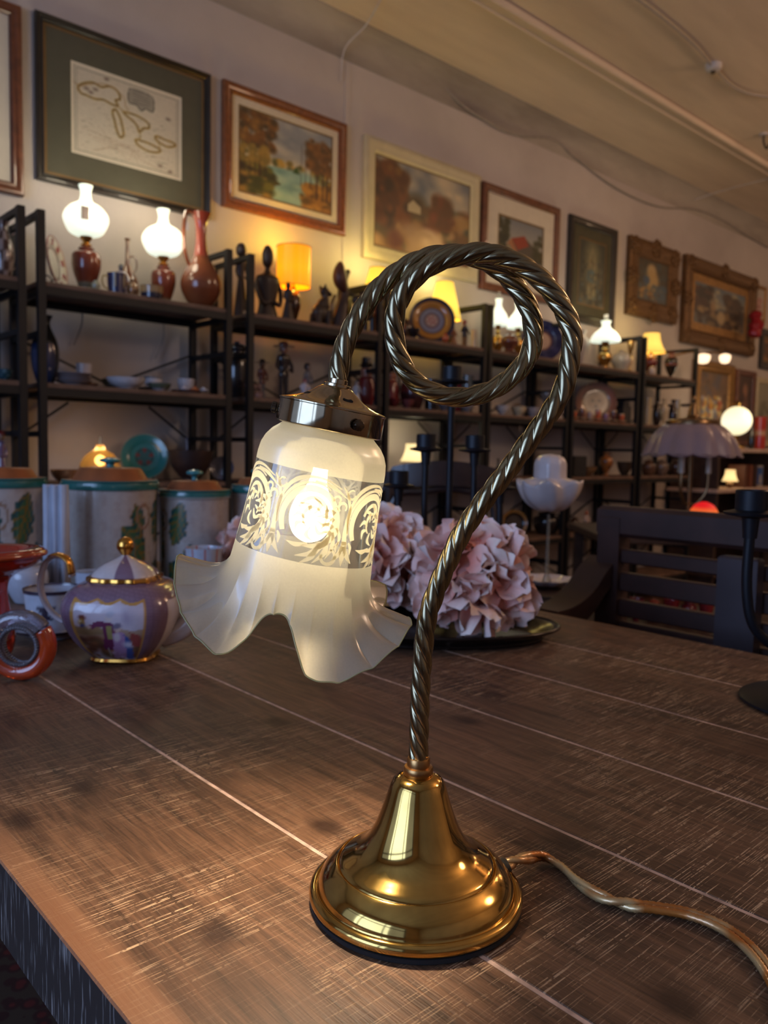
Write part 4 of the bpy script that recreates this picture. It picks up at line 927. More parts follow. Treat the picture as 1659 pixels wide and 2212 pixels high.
# unit B top
l, w, h = S(122, 0, 120, 120, 3.06); plate_on_edge('plate', 'white floral plate on a stand beside the left shelf post', l, .20, [(.55, (200, 196, 186)), (.62, (90, 60, 70)), (.95, (206, 200, 190)), (1.1, (150, 70, 70))], radians(52), 10, (9, .66, .92, (140, 60, 70)))
l, w, h = S(187, 0, 92, 225, 3.0); k_ = h / 225
oil_lamp('lit milk glass lamp on brown ceramic body, left one with grey price tag', l, w, 98 * k_, 118 * k_, 225 * k_, ('urn', .105, (112, 52, 34), (120, 116, 96)), tags=True)
l, w, h = S(353, 0, 88, 205, 3.06); k_ = h / 205
oil_lamp('lit milk glass lamp on brown ceramic body beside the tall brown ewer', l, w, 88 * k_, 106 * k_, 205 * k_, ('urn', .098, (112, 52, 34), (100, 84, 66)))
l, w, h = S(276, 0, 46, 135, 3.08); vessel('teapot_bottle', 'brown slender necked jug with ring handle between the two milk glass lamps', 'jug', l, w, h, 'bottle', (104, 66, 48), (170, 140, 110), dots(4, 60), 1)
l, w, h = S(252, 0, 44, 44, 2.95); vessel('creamer', 'dark blue creamer with looped handle at the shelf front', 'creamer', l, w, h, 'tall', (34, 38, 76), (150, 130, 80), lambda p_, r_, z_: 1. if sin(5 * p_) > .8 and z_ > .02 else 0., -1)
l, w, h = S(262, 0, 40, 72, 3.02); figurine('figurine', 'little grey robed figurine behind the dark blue creamer', 'figurine', l, w, h, (128, 116, 132), skin=(84, 80, 90), hat=(50, 52, 62), hatkind='cap')
l, w, h = S(287, 0, 26, 36, 2.95); vessel('pot', 'tiny tan pot right of the dark blue creamer', 'pot', l, w, h, 'vase', (150, 112, 76), (96, 70, 50), dots(3, 100))
l, w, h = S(207, 0, 18, 22, 2.93); vessel('jar', 'tiny pale green crackled pot in front of the left milk glass lamp', 'pot', l, w, h, 'jar', (150, 150, 128))
l, w, h = S(328, 0, 54, 26, 2.925); vessel('dish', 'low dark blue lidded dish before the right brown ceramic lamp', 'dish', l, w, h, 'tall', (28, 32, 52), (160, 130, 90), lambda p_, r_, z_: 1. if z_ > .018 else 0.)
l, w, h = S(434, 0, 86, 200, 2.97); vessel('ewer', 'tall glazed brown ewer with long side handle on top shelf', 'ewer', l, w, h, 'ewer', (120, 66, 40), (150, 60, 46), lambda p_, r_, z_: .8 if z_ > h * .55 and cos(p_ + 2.4) > .2 else 0., 1, seg=48)
q = MB(); q.box((-.008, -.001, -.03), (.008, .001, 0)); q.tube([(0, 0, 0), (.01, .01, .03)], .0007, 5); p_ = on_y(403, 480, 2.97); tag(q.build('price_tag', mat('tag_card', (190, 184, 190), .7), None, False), 'white price tag hanging from the tall brown ewer', 'tag', None, p_)
# unit B second shelf
l, w, h = S(98, 1, 58, 150, 3.09); vessel('vase', 'large black and deep blue vase on second shelf beside the left post', 'vase', l, w, h, 'vase', (34, 36, 34), (36, 50, 84), lambda p_, r_, z_: 1. if cos(p_ - 4.2) > .5 and z_ < h * .6 else 0.)
l, w, h = S(182, 1, 58, 52, 3.06); cup_saucer('white teacup with brown flower standing behind the saucer pile', l, w, h, (196, 192, 198), (150, 104, 84), 1.0, lambda p_, r_, z_: 1. if cos(p_ - 4.9) > .7 and .01 < z_ < .03 else 0.)
l, w, h = S(158, 1, 78, 22, 2.945); stack('saucer', 'pale grey saucer beside the left shelf post', l, w, h, 3, (170, 166, 172), (140, 128, 130))
l, w, h = S(250, 1, 58, 24, 3.13); stack('plate', 'green rimmed white plate on second shelf', l, w, h, 3, (186, 186, 188), (84, 100, 76))
l, w, h = S(272, 1, 84, 24, 2.965); vessel('serving_dish', 'long white shallow dish at the front of second shelf', 'dish', l, w, h, 'bowl', (206, 204, 210))
l, w, h = S(331, 1, 66, 34, 3.05); cup_saucer('white tea cup with grey rim, middle of the second shelf', l, w, h, (204, 202, 208), (110, 112, 116), .6)
l, w, h = S(402, 1, 66, 34, 3.05); cup_saucer('white tea cup with reddish band, near the right post of second shelf', l, w, h, (196, 192, 196), (140, 96, 90), .3, lambda p_, r_, z_: 1. if sin(7 * p_) > .6 and .012 < z_ < .03 else 0.)
l, w, h = S(345, 1, 50, 16, 2.94); vessel('dish', 'small white oval dish in front of the tea cups', 'dish', l, w, h, 'bowl', (190, 188, 194), (90, 100, 84), lambda p_, r_, z_: 1. if z_ > .009 else 0.)
for i, (x, c, lb) in enumerate(((398, (206, 200, 206), 'white'), (420, (196, 120, 76), 'orange'), (440, (206, 204, 208), 'pale'))):
    l, w, h = S(x, 1, 19, 20, 2.94); q = MB(); q.col = L3(c)
    for k in range(7): a = k * 2 * pi / 7; q.ball((cos(a) * w * .28, sin(a) * w * .28, h * .45), w * .24, 8, (1, 1, .6))
    q.ball((0, 0, h * .6), w * .2, 8); tag(q.build('china_flower', PC), 'small %s porcelain flower ornament at the front of second shelf' % lb, 'ornament', None, l)
# unit B third shelf
l, w, h = S(217, 2, 84, 100, 3.0)
t = thing('crystal_lamp', 'small lit amber crystal lamp on third shelf above the large canister', 'lamp', l)
z_b = h * .3
q = MB(); q.lathe(smooth_prof([(.03, 0), (.032, .006), (.012, .02), (.016, z_b * .6), (.008, z_b)], 4), 20); q.build('lamp_base', BRASSL, t)
AMB = frosted('amber_glass', (236, 186, 110), .45, .6, .2, .1)
q = MB(); q.lathe(smooth_prof([(w * .5, z_b), (w * .46, z_b + h * .12), (w * .34, z_b + h * .28), (w * .14, z_b + h * .4), (w * .1, z_b + h * .5)], 4), 40, shape=lambda p_: 1 + .05 * np.abs(np.sin(8 * p_)), cap=False); q.build('glass_shade', AMB, t)
q = MB(); q.ball((0, 0, z_b + h * .16), w * .14, 12); q.build('light_bulb', glow('amber_bulb', (255, 214, 140), 9.), t)
q = MB(); q.lathe([(.006, z_b + h * .5), (.005, z_b + h * .68)], 12); q.build('finial', frosted('chimney_glass', (230, 232, 226), .8, .5, .12, .05), t)
for k in range(10):
    a = k * 2 * pi / 10; q = MB(); q.ball((cos(a) * w * .45, sin(a) * w * .45, z_b - .008), .006, 8, (.7, .7, 1.3)); q.build('crystal_drop', AMB, t)
lamp_light('lamp_glow', 'POINT', l + Vector((0, .02, .12)), .35, (1, .75, .42), .03)
l, w, h = S(312, 2, 98, 98, 3.13); plate_on_edge('plate', 'teal plate with dark flower motif standing on third shelf', l, w, [(.30, (40, 92, 98)), (.42, (30, 60, 60)), (.96, (44, 124, 130)), (1.1, (110, 150, 140))], radians(-30), 12, (5, .18, .4, (110, 50, 50)))
l, w, h = S(412, 2, 100, 66, 2.98); vessel('wooden_bowl', 'large dark brown wooden bowl on third shelf right of the teal plate', 'bowl', l, w, h, 'bowl', (50, 34, 30), (64, 44, 36), dots(3, 60), mat_=PM)
l, w, h = S(282, 2, 36, 30, 2.925); vessel('bowl', 'small pale lilac bowl before the teal plate', 'bowl', l, w, h, 'bowl', (150, 136, 160))
l, w, h = S(140, 2, 60, 28, 2.98); vessel('bowl', 'ruffled amber glass bowl left of the crystal lamp', 'bowl', l, w, h, 'bowl', (150, 110, 78), (180, 140, 100), dots(8, 100))
l, w, h = S(404, 2, 24, 48, 3.12); vessel('bottle', 'small blue and white bottle behind the wooden bowl', 'bottle', l, w, h * 1.9, 'bottle', (96, 100, 120), (60, 70, 100), dots(4, 90))
l, w, h = S(480, 2, 30, 66, 3.0); plate_on_edge('glass_dish', 'round clear glass dish standing near the shelf post', l, .10, [(1.1, (110, 112, 130))], radians(-40), 8)
# unit C top
l, w, h = S(520, 0, 22, 118, 3.02); figurine('carving', 'thin dark wood figure with small round head beside the shelf post', 'carving', l, w * 1.5, h * 1.32, (52, 34, 26), skin=(52, 34, 26), mat_=PM)
l, w, h = S(577, 0, 54, 152, 2.98)
t = thing('carved_bust', 'tall dark wood carving with long oval head left of the orange drum lamp', 'carving', l)
q = MB(); q.col = L3((46, 30, 24)); q.lathe(smooth_prof([(w * .42, 0), (w * .46, h * .04), (w * .36, h * .2), (w * .42, h * .34), (w * .5, h * .5), (w * .46, h * .58), (w * .2, h * .63), (w * .12, h * .68), (w * .12, h * .74)], 4), 24, sy=.7); q.build('torso', PM, t)
q = MB(); q.col = L3((52, 36, 28)); q.ball((0, 0, h * .86), w * .27, 18, (.86, .9, 1.7)); q.ball((0, -w * .2, h * .84), w * .07, 8); q.build('head', PM, t)
for s_ in (-1, 1): q = MB(); q.col = L3((46, 30, 24)); q.tube(catmull([(s_ * w * .42, 0, h * .56), (s_ * w * .55, -w * .1, h * .4), (s_ * w * .4, -w * .3, h * .2), (s_ * w * .1, -w * .36, h * .22)], 5), w * .09, 8); q.build('arm', PM, t)
l, w, h = S(633, 0, 73, 168, 3.08); k_ = h / 168
shade_lamp('table lamp with glowing orange drum shade on the top shelf', l, w * .5, w * .5, 84 * k_, 168 * k_, .07, (60, 40, 26), (255, 160, 12), 'drum', 1.05, 2.4)
l, w, h = S(622, 0, 30, 82, 2.95); figurine('carving', 'small dark carved figure standing before the orange drum lamp', 'carving', l, w, h, (44, 28, 22), skin=(44, 28, 22), mat_=PM)
def animal(name, label, loc, w, h, c, neck=.9, sit=True, trunk=False, rz=0.):
    t = thing(name, label, 'carving', loc, rz); q = MB(); q.col = L3(c)
    q.ball((0, 0, h * .34), w * .38, 18, (1, .6, 1.0)); q.ball((w * .12, 0, h * .52), w * .28, 16, (1, .6, 1.1))
    q.tube(catmull([(w * .12, 0, h * .5), (w * .2, 0, h * .7), (w * .16, 0, h * .86)], 5), [w * .2, w * .19, w * .18, w * .17, w * .16, w * .15, w * .14, w * .14, w * .14, w * .14, w * .14], 10)
    for s_ in (-1, 1): q.tube([(w * .25, s_ * w * .14, h * .4), (w * .28, s_ * w * .16, 0)], [w * .11, w * .09], 8); q.tube([(-w * .2, s_ * w * .16, h * .3), (-w * .25, s_ * w * .2, h * .08), (w * .02, s_ * w * .22, .002)], [w * .15, w * .12, w * .08], 8)
    q.build('body', PM, t)
    q = MB(); q.col = L3(c); q.ball((w * .17, 0, h * .88), w * .2, 14, (1.1, .8, .9)); q.tube(catmull([(w * .25, 0, h * .87), (w * .45, 0, h * .84), (w * (.5 if trunk else .42), 0, h * (.55 if trunk else .8))], 5), [w * .11 * (1 - .05 * i) for i in range(11)], 8)
    for s_ in (-1, 1): q.ball((w * .1, s_ * w * .16, h * .97), w * .09, 8, (.6, .5, 1.4))
    q.build('head', PM, t); return t
l, w, h = S(692, 0, 56, 86, 2.98); animal('carving', 'seated dark wood animal carving right of the orange drum lamp', l, w, h, (42, 30, 24))
l, w, h = S(735, 0, 62, 142, 2.98)
t = thing('carving', 'tall curved dark wood bird carving with raised wing and small round head', 'carving', l)
q = MB(); q.col = L3((52, 32, 24)); q.tube(catmull([(-w * .1, 0, 0), (0, 0, h * .25), (w * .15, 0, h * .5), (w * .12, 0, h * .72), (w * .28, 0, h * .86)], 6), [w * (.30 - .009 * i) for i in range(25)], 12); q.ball((w * .3, 0, h * .88), w * .1, 10); q.build('body', PM, t)
q = MB(); q.col = L3((84, 46, 34)); q.tube(catmull([(w * .1, -.01, h * .55), (-w * .18, -.02, h * .75), (-w * .1, -.01, h * 1.0)], 6), [w * .05 + w * .2 * sin(pi * i / 12) for i in range(13)], 10); q.build('wing', PM, t)
q = MB(); q.col = L3((44, 28, 22)); q.tube(catmull([(-w * .35, 0, h * .1), (-w * .4, 0, h * .35), (-w * .25, 0, h * .5)], 5), w * .05, 6); q.lathe([(w * .45, 0), (w * .42, .01), (.001, .012)], 16); q.build('foot', PM, t)
l, w, h = S(785, 0, 84, 88, 2.96)
t = thing('carving', 'dark wood bull carving with wide horns behind the lamp stem', 'carving', l, .3)
q = MB(); q.col = L3((40, 28, 24)); q.ball((0, 0, h * .5), w * .32, 16, (1.2, .6, .8)); q.ball((-w * .3, 0, h * .72), w * .16, 12, (1.2, .8, .9))
for a, b in ((-.25, .1), (-.25, -.1), (.25, .1), (.25, -.1)): q.tube([(w * a, w * b, h * .4), (w * a, w * b, 0)], w * .07, 8)
q.build('body', PM, t)
for s_ in (-1, 1): q = MB(); q.col = L3((60, 44, 34)); q.tube(catmull([(-w * .3, s_ * w * .05, h * .82), (-w * .34, s_ * w * .3, h * .95), (-w * .4 + .01, s_ * w * .38, h * 1.15)], 5), [w * .05 * (1 - .08 * i) for i in range(11)], 8); q.build('horn', PM, t)
l, w, h = S(813, 0, 62, 150, 3.08); k_ = h / 150
shade_lamp('yellow cone shade lamp left of the looped stem behind the bull carving', l, w * .28, w * .52, 96 * k_, 150 * k_, .08, (110, 60, 30), (255, 206, 70), 'cone', 1.15, 1.8)
# unit C second shelf
l, w, h = S(511, 1, 60, 122, 3.08); vessel('vase', 'big black round shouldered vase on second shelf beside the shelf posts', 'vase', l, w, h, 'jar', (26, 24, 26), (36, 34, 38), dots(4, 50))
l, w, h = S(566, 1, 30, 84, 3.02); figurine('figurine', 'slim figurine in red coat and grey trousers on second shelf', 'figurine', l, w, h, (96, 54, 48), skin=(120, 90, 72), hat=(40, 36, 34), hatkind='brim', trousers=(110, 108, 112))
l, w, h = S(550, 1, 44, 40, 2.925); q = MB(); rr = random.Random(2); q.col = L3((128, 104, 104))
for k in range(16): q.ball((rr.uniform(-.4, .4) * w, rr.uniform(-.3, .3) * w, h * rr.uniform(.2, .8)), w * .13, 8, (1, 1, .8))
q.lathe([(w * .4, 0), (w * .42, h * .2), (.001, h * .3)], 16); tag(q.build('flower_ornament', PC), 'dusky pink flower cluster ornament before the red coated figurine', 'ornament', None, l)
l, w, h = S(612, 1, 50, 122, 2.98); figurine('figurine', 'large clown figurine with wide brown hat and black suit on second shelf', 'figurine', l, w, h, (40, 34, 36), skin=(130, 92, 76), hat=(92, 58, 46), trousers=(34, 30, 34))
l, w, h = S(664, 1, 28, 84, 3.05); figurine('figurine', 'slender lady figurine in blue grey gown on second shelf', 'figurine', l, w, h, (110, 112, 122), skin=(130, 112, 104), hat=(60, 50, 50), hatkind='hair')
l, w, h = S(658, 1, 30, 46, 2.93); figurine('figurine', 'small white figurine with red collar in front of the slender lady', 'figurine', l, w, h, (190, 188, 200), skin=(180, 150, 140), hat=(140, 50, 60), hatkind='hair')
l, w, h = S(731, 1, 40, 82, 3.05); plate_on_edge('plate', 'round dark plate on stand behind the lamp stem on second shelf', l, .10, [(1.1, (30, 26, 30))], radians(-20), 8)
l, w, h = S(700, 1, 22, 40, 2.95); vessel('bottle', 'tiny dark bottle left of the lamp gallery', 'bottle', l, w, h, 'bottle', (40, 38, 42))
l, w, h = S(770, 1, 24, 52, 2.94); figurine('figurine', 'small blue white figurine right of the twisted stem end', 'figurine', l, w, h, (150, 160, 176), skin=(160, 140, 130), hat=(60, 60, 70), hatkind='cap')
def toby(label, loc, w, h, c):
    t = thing('character_jug', label, 'jug', loc); q = MB(); cf = lambda p_, r_, z_: L3(c) if z_ < h * .6 else (L3((150, 96, 76)) if z_ < h * .78 else L3((30, 26, 28)))
    q.lathe(smooth_prof([(w * .36, 0), (w * .42, h * .05), (w * .5, h * .3), (w * .42, h * .56), (w * .3, h * .62), (w * .34, h * .72), (w * .28, h * .8), (w * .42, h * .83), (w * .3, h * .88), (w * .26, h), (w * .2, h * .98)], 4), 28, cf); q.build('body', PC, t)
    q = MB(); q.col = L3((30, 26, 28)); hdl(q, w * .4, h * .2, h * .75, w * .3, w * .05); q.build('handle', PC, t); return t
l, w, h = S(790, 1, 38, 104, 3.0); toby('red coated character jug with black hat left of the loop', l, w, h, (110, 34, 34))
# unit D
l, w, h = S(932, 0, 100, 104, 3.0); plate_on_edge('plate', 'large blue and gold ringed plate on a stand seen through the loop', l, w, [(.26, (150, 132, 136)), (.32, (90, 60, 60)), (.50, (110, 112, 140)), (.54, (40, 34, 60)), (.60, (60, 52, 60)), (.84, (150, 104, 44)), (.88, (60, 40, 30)), (1.1, (34, 32, 60))], radians(-38), 10, (6, .03, .2, (140, 70, 66)))
l, w, h = S(957, 0, 72, 142, 3.1); k_ = h / 142
shade_lamp('yellow cone shade lamp behind the blue and gold plate', l, w * .26, w * .52, 62 * k_, 142 * k_, .08, (120, 90, 50), (255, 214, 84), 'cone', 1.2, 1.8)
l, w, h = S(874, 0, 32, 62, 3.04); vessel('copper_pot', 'dark copper pot with shiny knob at the left inside the loop', 'pot', l, w, h * .8, 'jar', (60, 40, 34), (110, 70, 50), dots(3, 70))
l, w, h = S(892, 0, 30, 20, 2.915); vessel('bowl', 'small black bowl under the left side of the ringed plate', 'bowl', l, w, h, 'bowl', (24, 22, 26))
l, w, h = S(962, 0, 14, 20, 2.9); vessel('pot', 'tiny orange pot below the ringed plate', 'pot', l, w, h, 'vase', (170, 80, 44))
l, w, h = S(979, 0, 20, 40, 2.95); figurine('figurine', 'small brown and cream figurine beside the ringed plate', 'figurine', l, w, h, (140, 90, 60), hat=(90, 50, 40), hatkind='hair')
l, w, h = S(1003, 0, 28, 58, 2.97); figurine('figurine', 'little figurine with red hair and dark coat seen through the loop', 'figurine', l, w, h, (36, 34, 44), skin=(190, 150, 120), hat=(150, 50, 36), hatkind='hair', trousers=(120, 90, 60))
l, w, h = S(1024, 0, 14, 44, 3.0); vessel('candle', 'white candle beside the shelf post inside the loop', 'candle', l, w, h, 'tall', (206, 190, 160))
l, w, h = S(848, 0, 20, 62, 3.0); vessel('bottle', 'small red bottle between the shelf posts left of the loop', 'bottle', l, w, h, 'bottle', (120, 40, 30))
l, w, h = S(866, 0, 18, 50, 3.15); vessel('vase', 'small cream vase hidden by the loop of the stem', 'vase', l, w, h, 'vase', (190, 170, 130))
l, w, h = S(843, 1, 36, 100, 3.09); toby('large red character jug with black hat behind the loop', l, w, h, (120, 34, 36))
l, w, h = S(890, 1, 54, 78, 3.03); vessel('jug', 'round dark red and black jug with curved handle under the loop', 'jug', l, w, h, 'jar', (56, 26, 30), (110, 34, 36), lambda p_, r_, z_: 1. if z_ > h * .5 else 0., 1)
l, w, h = S(930, 1, 32, 68, 3.02); vessel('vase', 'plain black tumbler vase under the ringed plate', 'vase', l, w, h, 'tall', (30, 28, 34))
l, w, h = S(986, 1, 24, 62, 3.09); q = MB(); q.box((-w / 2, -.05, 0), (w / 2, .05, h), .002); tag(q.build('book', mat('red_book', (150, 40, 44), .6), None, False), 'upright red book between the candelabra cup and the shelf post', 'book', None, l)
l, w, h = S(1008, 1, 30, 80, 3.0); vessel('vase', 'grey green mottled cylinder vase inside the loop bottom', 'vase', l, w, h, 'tall', (100, 104, 100), (70, 76, 74), dots(6, 110))
for x, c, lb in ((850, (90, 30, 32), 'dark red'), (880, (110, 60, 60), 'dusky pink'), (960, (100, 96, 100), 'grey'), (1010, (130, 124, 120), 'pale stone')):
    l, w, h = S(x, 1, 30, 18, 2.92); vessel('bowl', 'low %s bowl at the front of second shelf behind the loop' % lb, 'bowl', l, w, h, 'bowl', c)
l, w, h = S(893, 2, 60, 78, 3.05); k_ = h / 78
shade_lamp('small lit cream shade lamp between the candelabra cups on third shelf', l, w * .3, w * .5, 34 * k_, 74 * k_, .05, (150, 120, 90), (255, 226, 160), 'bell', 1.3, .6)
l, w, h = S(1000, 2, 60, 30, 3.0); vessel('glass_bowl', 'pale glass bowl on third shelf behind the black candelabra', 'bowl', l, w, h, 'bowl', (150, 146, 140))
for i, x in enumerate((1050, 1075, 1100)):
    l, w, h = S(x, 2, 22, 40, 3.0); vessel('bottle', ['dark blue bottle right of the candelabra on third shelf', 'black squat bottle beside the dark blue bottle', 'dark green bottle next to the stem on third shelf'][i], 'bottle', l, w, h, 'bottle', [(30, 46, 90), (30, 28, 30), (36, 56, 46)][i])
# unit E
l, w, h = S(1074, 0, 45, 122, 3.08); k_ = h / 122
oil_lamp('lit white dome lamp, left one of two inside the loop', l, w, 50 * k_, 66 * k_, 122 * k_, ('base', .07), 'dome', strength=.8, energy=.12)
l, w, h = S(1117, 0, 48, 118, 3.05); k_ = h / 118
oil_lamp('lit white dome lamp, right one of two inside the loop', l, w, 48 * k_, 64 * k_, 118 * k_, ('base', .07), 'dome', strength=.8, energy=.12)
l, w, h = S(1100, 0, 38, 42, 2.92); vessel('pyramid_box', 'brown cone shaped pot in front of the dome lamps', 'pot', l, w, h, 'base', (110, 62, 44), (140, 90, 60), dots(3, 60))
l, w, h = S(1170, 0, 90, 98, 3.05); plate_on_edge('plate', 'dark blue plate with cream centre standing right of the inner loop', l, w, [(.42, (200, 160, 130)), (.46, (120, 70, 50)), (1.1, (26, 30, 74))], radians(-40), 10, (8, .5, .9, (50, 50, 90)))
l, w, h = S(1222, 0, 20, 62, 3.1); vessel('vase', 'slim amber glass vase hidden behind the right stem', 'vase', l, w, h, 'vase', (190, 120, 60))
l, w, h = S(1118, 1, 26, 44, 3.0); plate_on_edge('plate', 'small amber oval plate on second shelf right of the shelf post', l, .075, [(.5, (180, 130, 70)), (1.1, (140, 110, 80))], radians(-36), 8)
l, w, h = S(1180, 1, 28, 56, 3.02); vessel('vase', 'grey fan shaped vase on second shelf behind the stem', 'vase', l, w, h, 'goblet', (110, 106, 104))
for i, x in enumerate((1085, 1120, 1150, 1172)):
    l, w, h = S(x, 1, 34, 20, 2.93); vessel('bowl', 'small %s bowl in the front row behind the lower loop' % ['white', 'cream', 'pale grey', 'dusty white'][i], 'bowl', l, w, h, 'bowl', [(190, 184, 180), (196, 182, 150), (160, 156, 158), (176, 170, 166)][i])
l, w, h = S(1110, 3, 44, 60, 3.0); plate_on_edge('plate', 'gilt rimmed oval dark plate on fourth shelf behind the flowers', l, .16, [(.8, (40, 30, 26)), (1.1, (150, 112, 60))], radians(-36), 8)
l, w, h = S(1180, 3, 60, 50, 3.0); vessel('pot', 'black iron pot on fourth shelf below the ruffled glass', 'pot', l, w, h, 'jar', (26, 24, 26), None, None, 1)
# unit F
l, w, h = S(1305, 0, 62, 102, 2.98); k_ = h / 102
oil_lamp('lit white hurricane lamp with brass font right of the brass stem', l, w, 40 * k_, 58 * k_, 102 * k_, ('base', .09), 'dome', energy=1.0)
l, w, h = S(1256, 0, 32, 82, 3.1); vessel('vase', 'white figural vase between the stem and the hurricane lamp', 'vase', l, w, h, 'amphora', (214, 204, 190))
l, w, h = S(1342, 0, 46, 52, 3.1); vessel('shade', 'unlit white cone glass right of the hurricane lamp', 'ornament', l, w, h, 'base', (206, 194, 178))
l, w, h = S(1360, 0, 14, 66, 2.94); vessel('candlestick', 'thin brass candlestick beside the shelf post', 'candlestick', l, w, h, 'goblet', (170, 110, 60), mat_=BRASSL)
l, w, h = S(1286, 1, 88, 88, 3.1); plate_on_edge('plate', 'large cream plate with brown scene behind the row of orange cups', l, w, [(.4, (150, 130, 104)), (.7, (180, 164, 136)), (.82, (150, 100, 84)), (1.1, (128, 84, 66))], radians(-42), 8, (3, .05, .3, (70, 60, 50)))
l, w, h = S(1345, 1, 32, 48, 3.02); q = MB(); q.box((-w / 2, -.03, 0), (w / 2, .03, h * .8), .004); q.box((-w * .35, -.025, h * .8), (w * .35, .025, h), .003); tag(q.build('mantel_clock', mat('clock_black', (40, 38, 40), .3), None, False), 'small black mantel clock right of the large cream plate', 'clock', None, l)
cl = ['leftmost', 'second from left', 'third from left', 'middle', 'fifth from left', 'sixth from left', 'rightmost']
for i, x in enumerate((1240, 1257, 1274, 1291, 1308, 1325, 1342)):
    l, w, h = S(x, 1, 22, 20 + 6 * (i % 2), 2.93); cup_saucer('tiny %s cup, %s of the row before the cream plate' % (['orange', 'brown', 'pale', 'orange', 'lilac', 'brown', 'orange'][i], cl[i]), l, w, h, [(190, 96, 60), (110, 70, 56), (180, 160, 150), (196, 100, 60), (150, 120, 150), (104, 66, 54), (190, 92, 56)][i], (200, 170, 130))
l, w, h = S(1236, 2, 46, 44, 3.0); q = MB(); q.box((-w / 2, -.06, 0), (w / 2, .06, h), .004); tag(q.build('box', mat('black_box', (24, 26, 32), .5), None, False), 'plain black box on third shelf right of the ruffled glass', 'box', None, l)
l, w, h = S(1265, 2, 30, 34, 3.0); vessel('dish', 'dull ochre boat shaped dish on third shelf', 'dish', l, w * 1.6, h * .6, 'bowl', (120, 90, 60))
l, w, h = S(1308, 2, 30, 50, 3.0); vessel('vase', 'amber glass vase on third shelf below the orange cups', 'vase', l, w, h, 'amphora', (150, 92, 44), (90, 60, 40), dots(4, 80))
l, w, h = S(1348, 2, 34, 30, 3.0); vessel('bowl', 'dark bronze bowl on third shelf beside the post', 'bowl', l, w, h, 'bowl', (70, 56, 44))
l, w, h = S(1266, 3, 22, 40, 3.0); figurine('figurine', 'small white and orange figurine on fourth shelf left of the bench', 'figurine', l, w, h, (190, 170, 160), hat=(190, 90, 50), hatkind='hair')
l, w, h = S(1240, 3, 24, 32, 3.0); vessel('jar', 'small brown jar left of the white and orange figurine', 'jar', l, w, h, 'jar', (70, 52, 44))
l, w, h = S(1285, 3, 18, 22, 3.0); vessel('jar', 'small black jar right of the white and orange figurine', 'jar', l, w, h, 'jar', (24, 24, 28))
# unit G
l, w, h = S(1404, 0, 60, 92, 3.0); k_ = h / 92
shade_lamp('yellow bell shade lamp with red base on top shelf near the dark upright', l, w * .28, w * .52, 50 * k_, 92 * k_, .09, (96, 30, 24), (255, 208, 96), 'bell', 1.1, 1.2)
l, w, h = S(1408, 0, 15, 18, 2.92); vessel('egg', 'white egg ornament under the yellow bell shade', 'ornament', l, w, h, 'jar', (214, 200, 184))
l, w, h = S(1448, 0, 26, 58, 3.0); vessel('amphora', 'black amphora with gold rings and pink neck on top shelf', 'vase', l, w * 1.1, h, 'amphora', (26, 24, 26), (160, 110, 96), lambda p_, r_, z_: 1. if z_ > h * .8 or abs(z_ - h * .55) < .006 else 0.)
for i, (x, c, lb) in enumerate(((1398, (190, 176, 140), 'tall pale column'), (1418, (40, 30, 30), 'dark column'), (1432, (200, 184, 150), 'curved cream'), (1452, (50, 34, 34), 'black and red'), (1461, (190, 176, 140), 'short cream'))):
    l, w, h = S(x, 1, 18, 60, 3.02); vessel('vase', '%s vase in the row under the black amphora' % lb, 'vase', l, w, h, ['tall', 'vase', 'amphora', 'vase', 'tall'][i], c)
for i, x in enumerate((1400, 1428, 1460)):
    l, w, h = S(x, 2, 30, 34, 3.0); vessel('pot', 'round %s clay pot on third shelf, %s' % (['brown', 'grey brown', 'dark brown'][i], ['left', 'middle', 'right'][i]), 'pot', l, w, h, 'jar', [(96, 70, 56), (110, 92, 80), (70, 50, 42)][i])
def spiky(label, loc, w, h):
    t = thing('artichoke_ornament', label, 'ornament', loc); q = MB(); q.col = L3((40, 26, 24)); q.lathe(smooth_prof([(w * .2, 0), (w * .3, h * .2), (w * .32, h * .5), (w * .2, h * .75)], 3), 16)
    for j in range(3):
        for k in range(8):
            a = (k + j * .5) * 2 * pi / 8; z = h * (.25 + .22 * j); q.tube([(cos(a) * w * .2, sin(a) * w * .2, z), (cos(a) * w * (.5 - .08 * j), sin(a) * w * (.5 - .08 * j), z + h * .22)], [w * .09, w * .005], 6)
    q.build('leaves', PM, t); return t
for i, x in enumerate((1358, 1378)):
    l, w, h = S(x, 3, 30, 48, 2.95 if i else 3.05); spiky('dark spiky artichoke ornament behind the bench top, %s one' % ['left', 'right'][i], l, w, h)
l, w, h = S(1400, 3, 26, 34, 3.0); vessel('jug', 'small tan jug behind the bench top rail', 'jug', l, w, h, 'amphora', (120, 92, 66), None, None, 1)

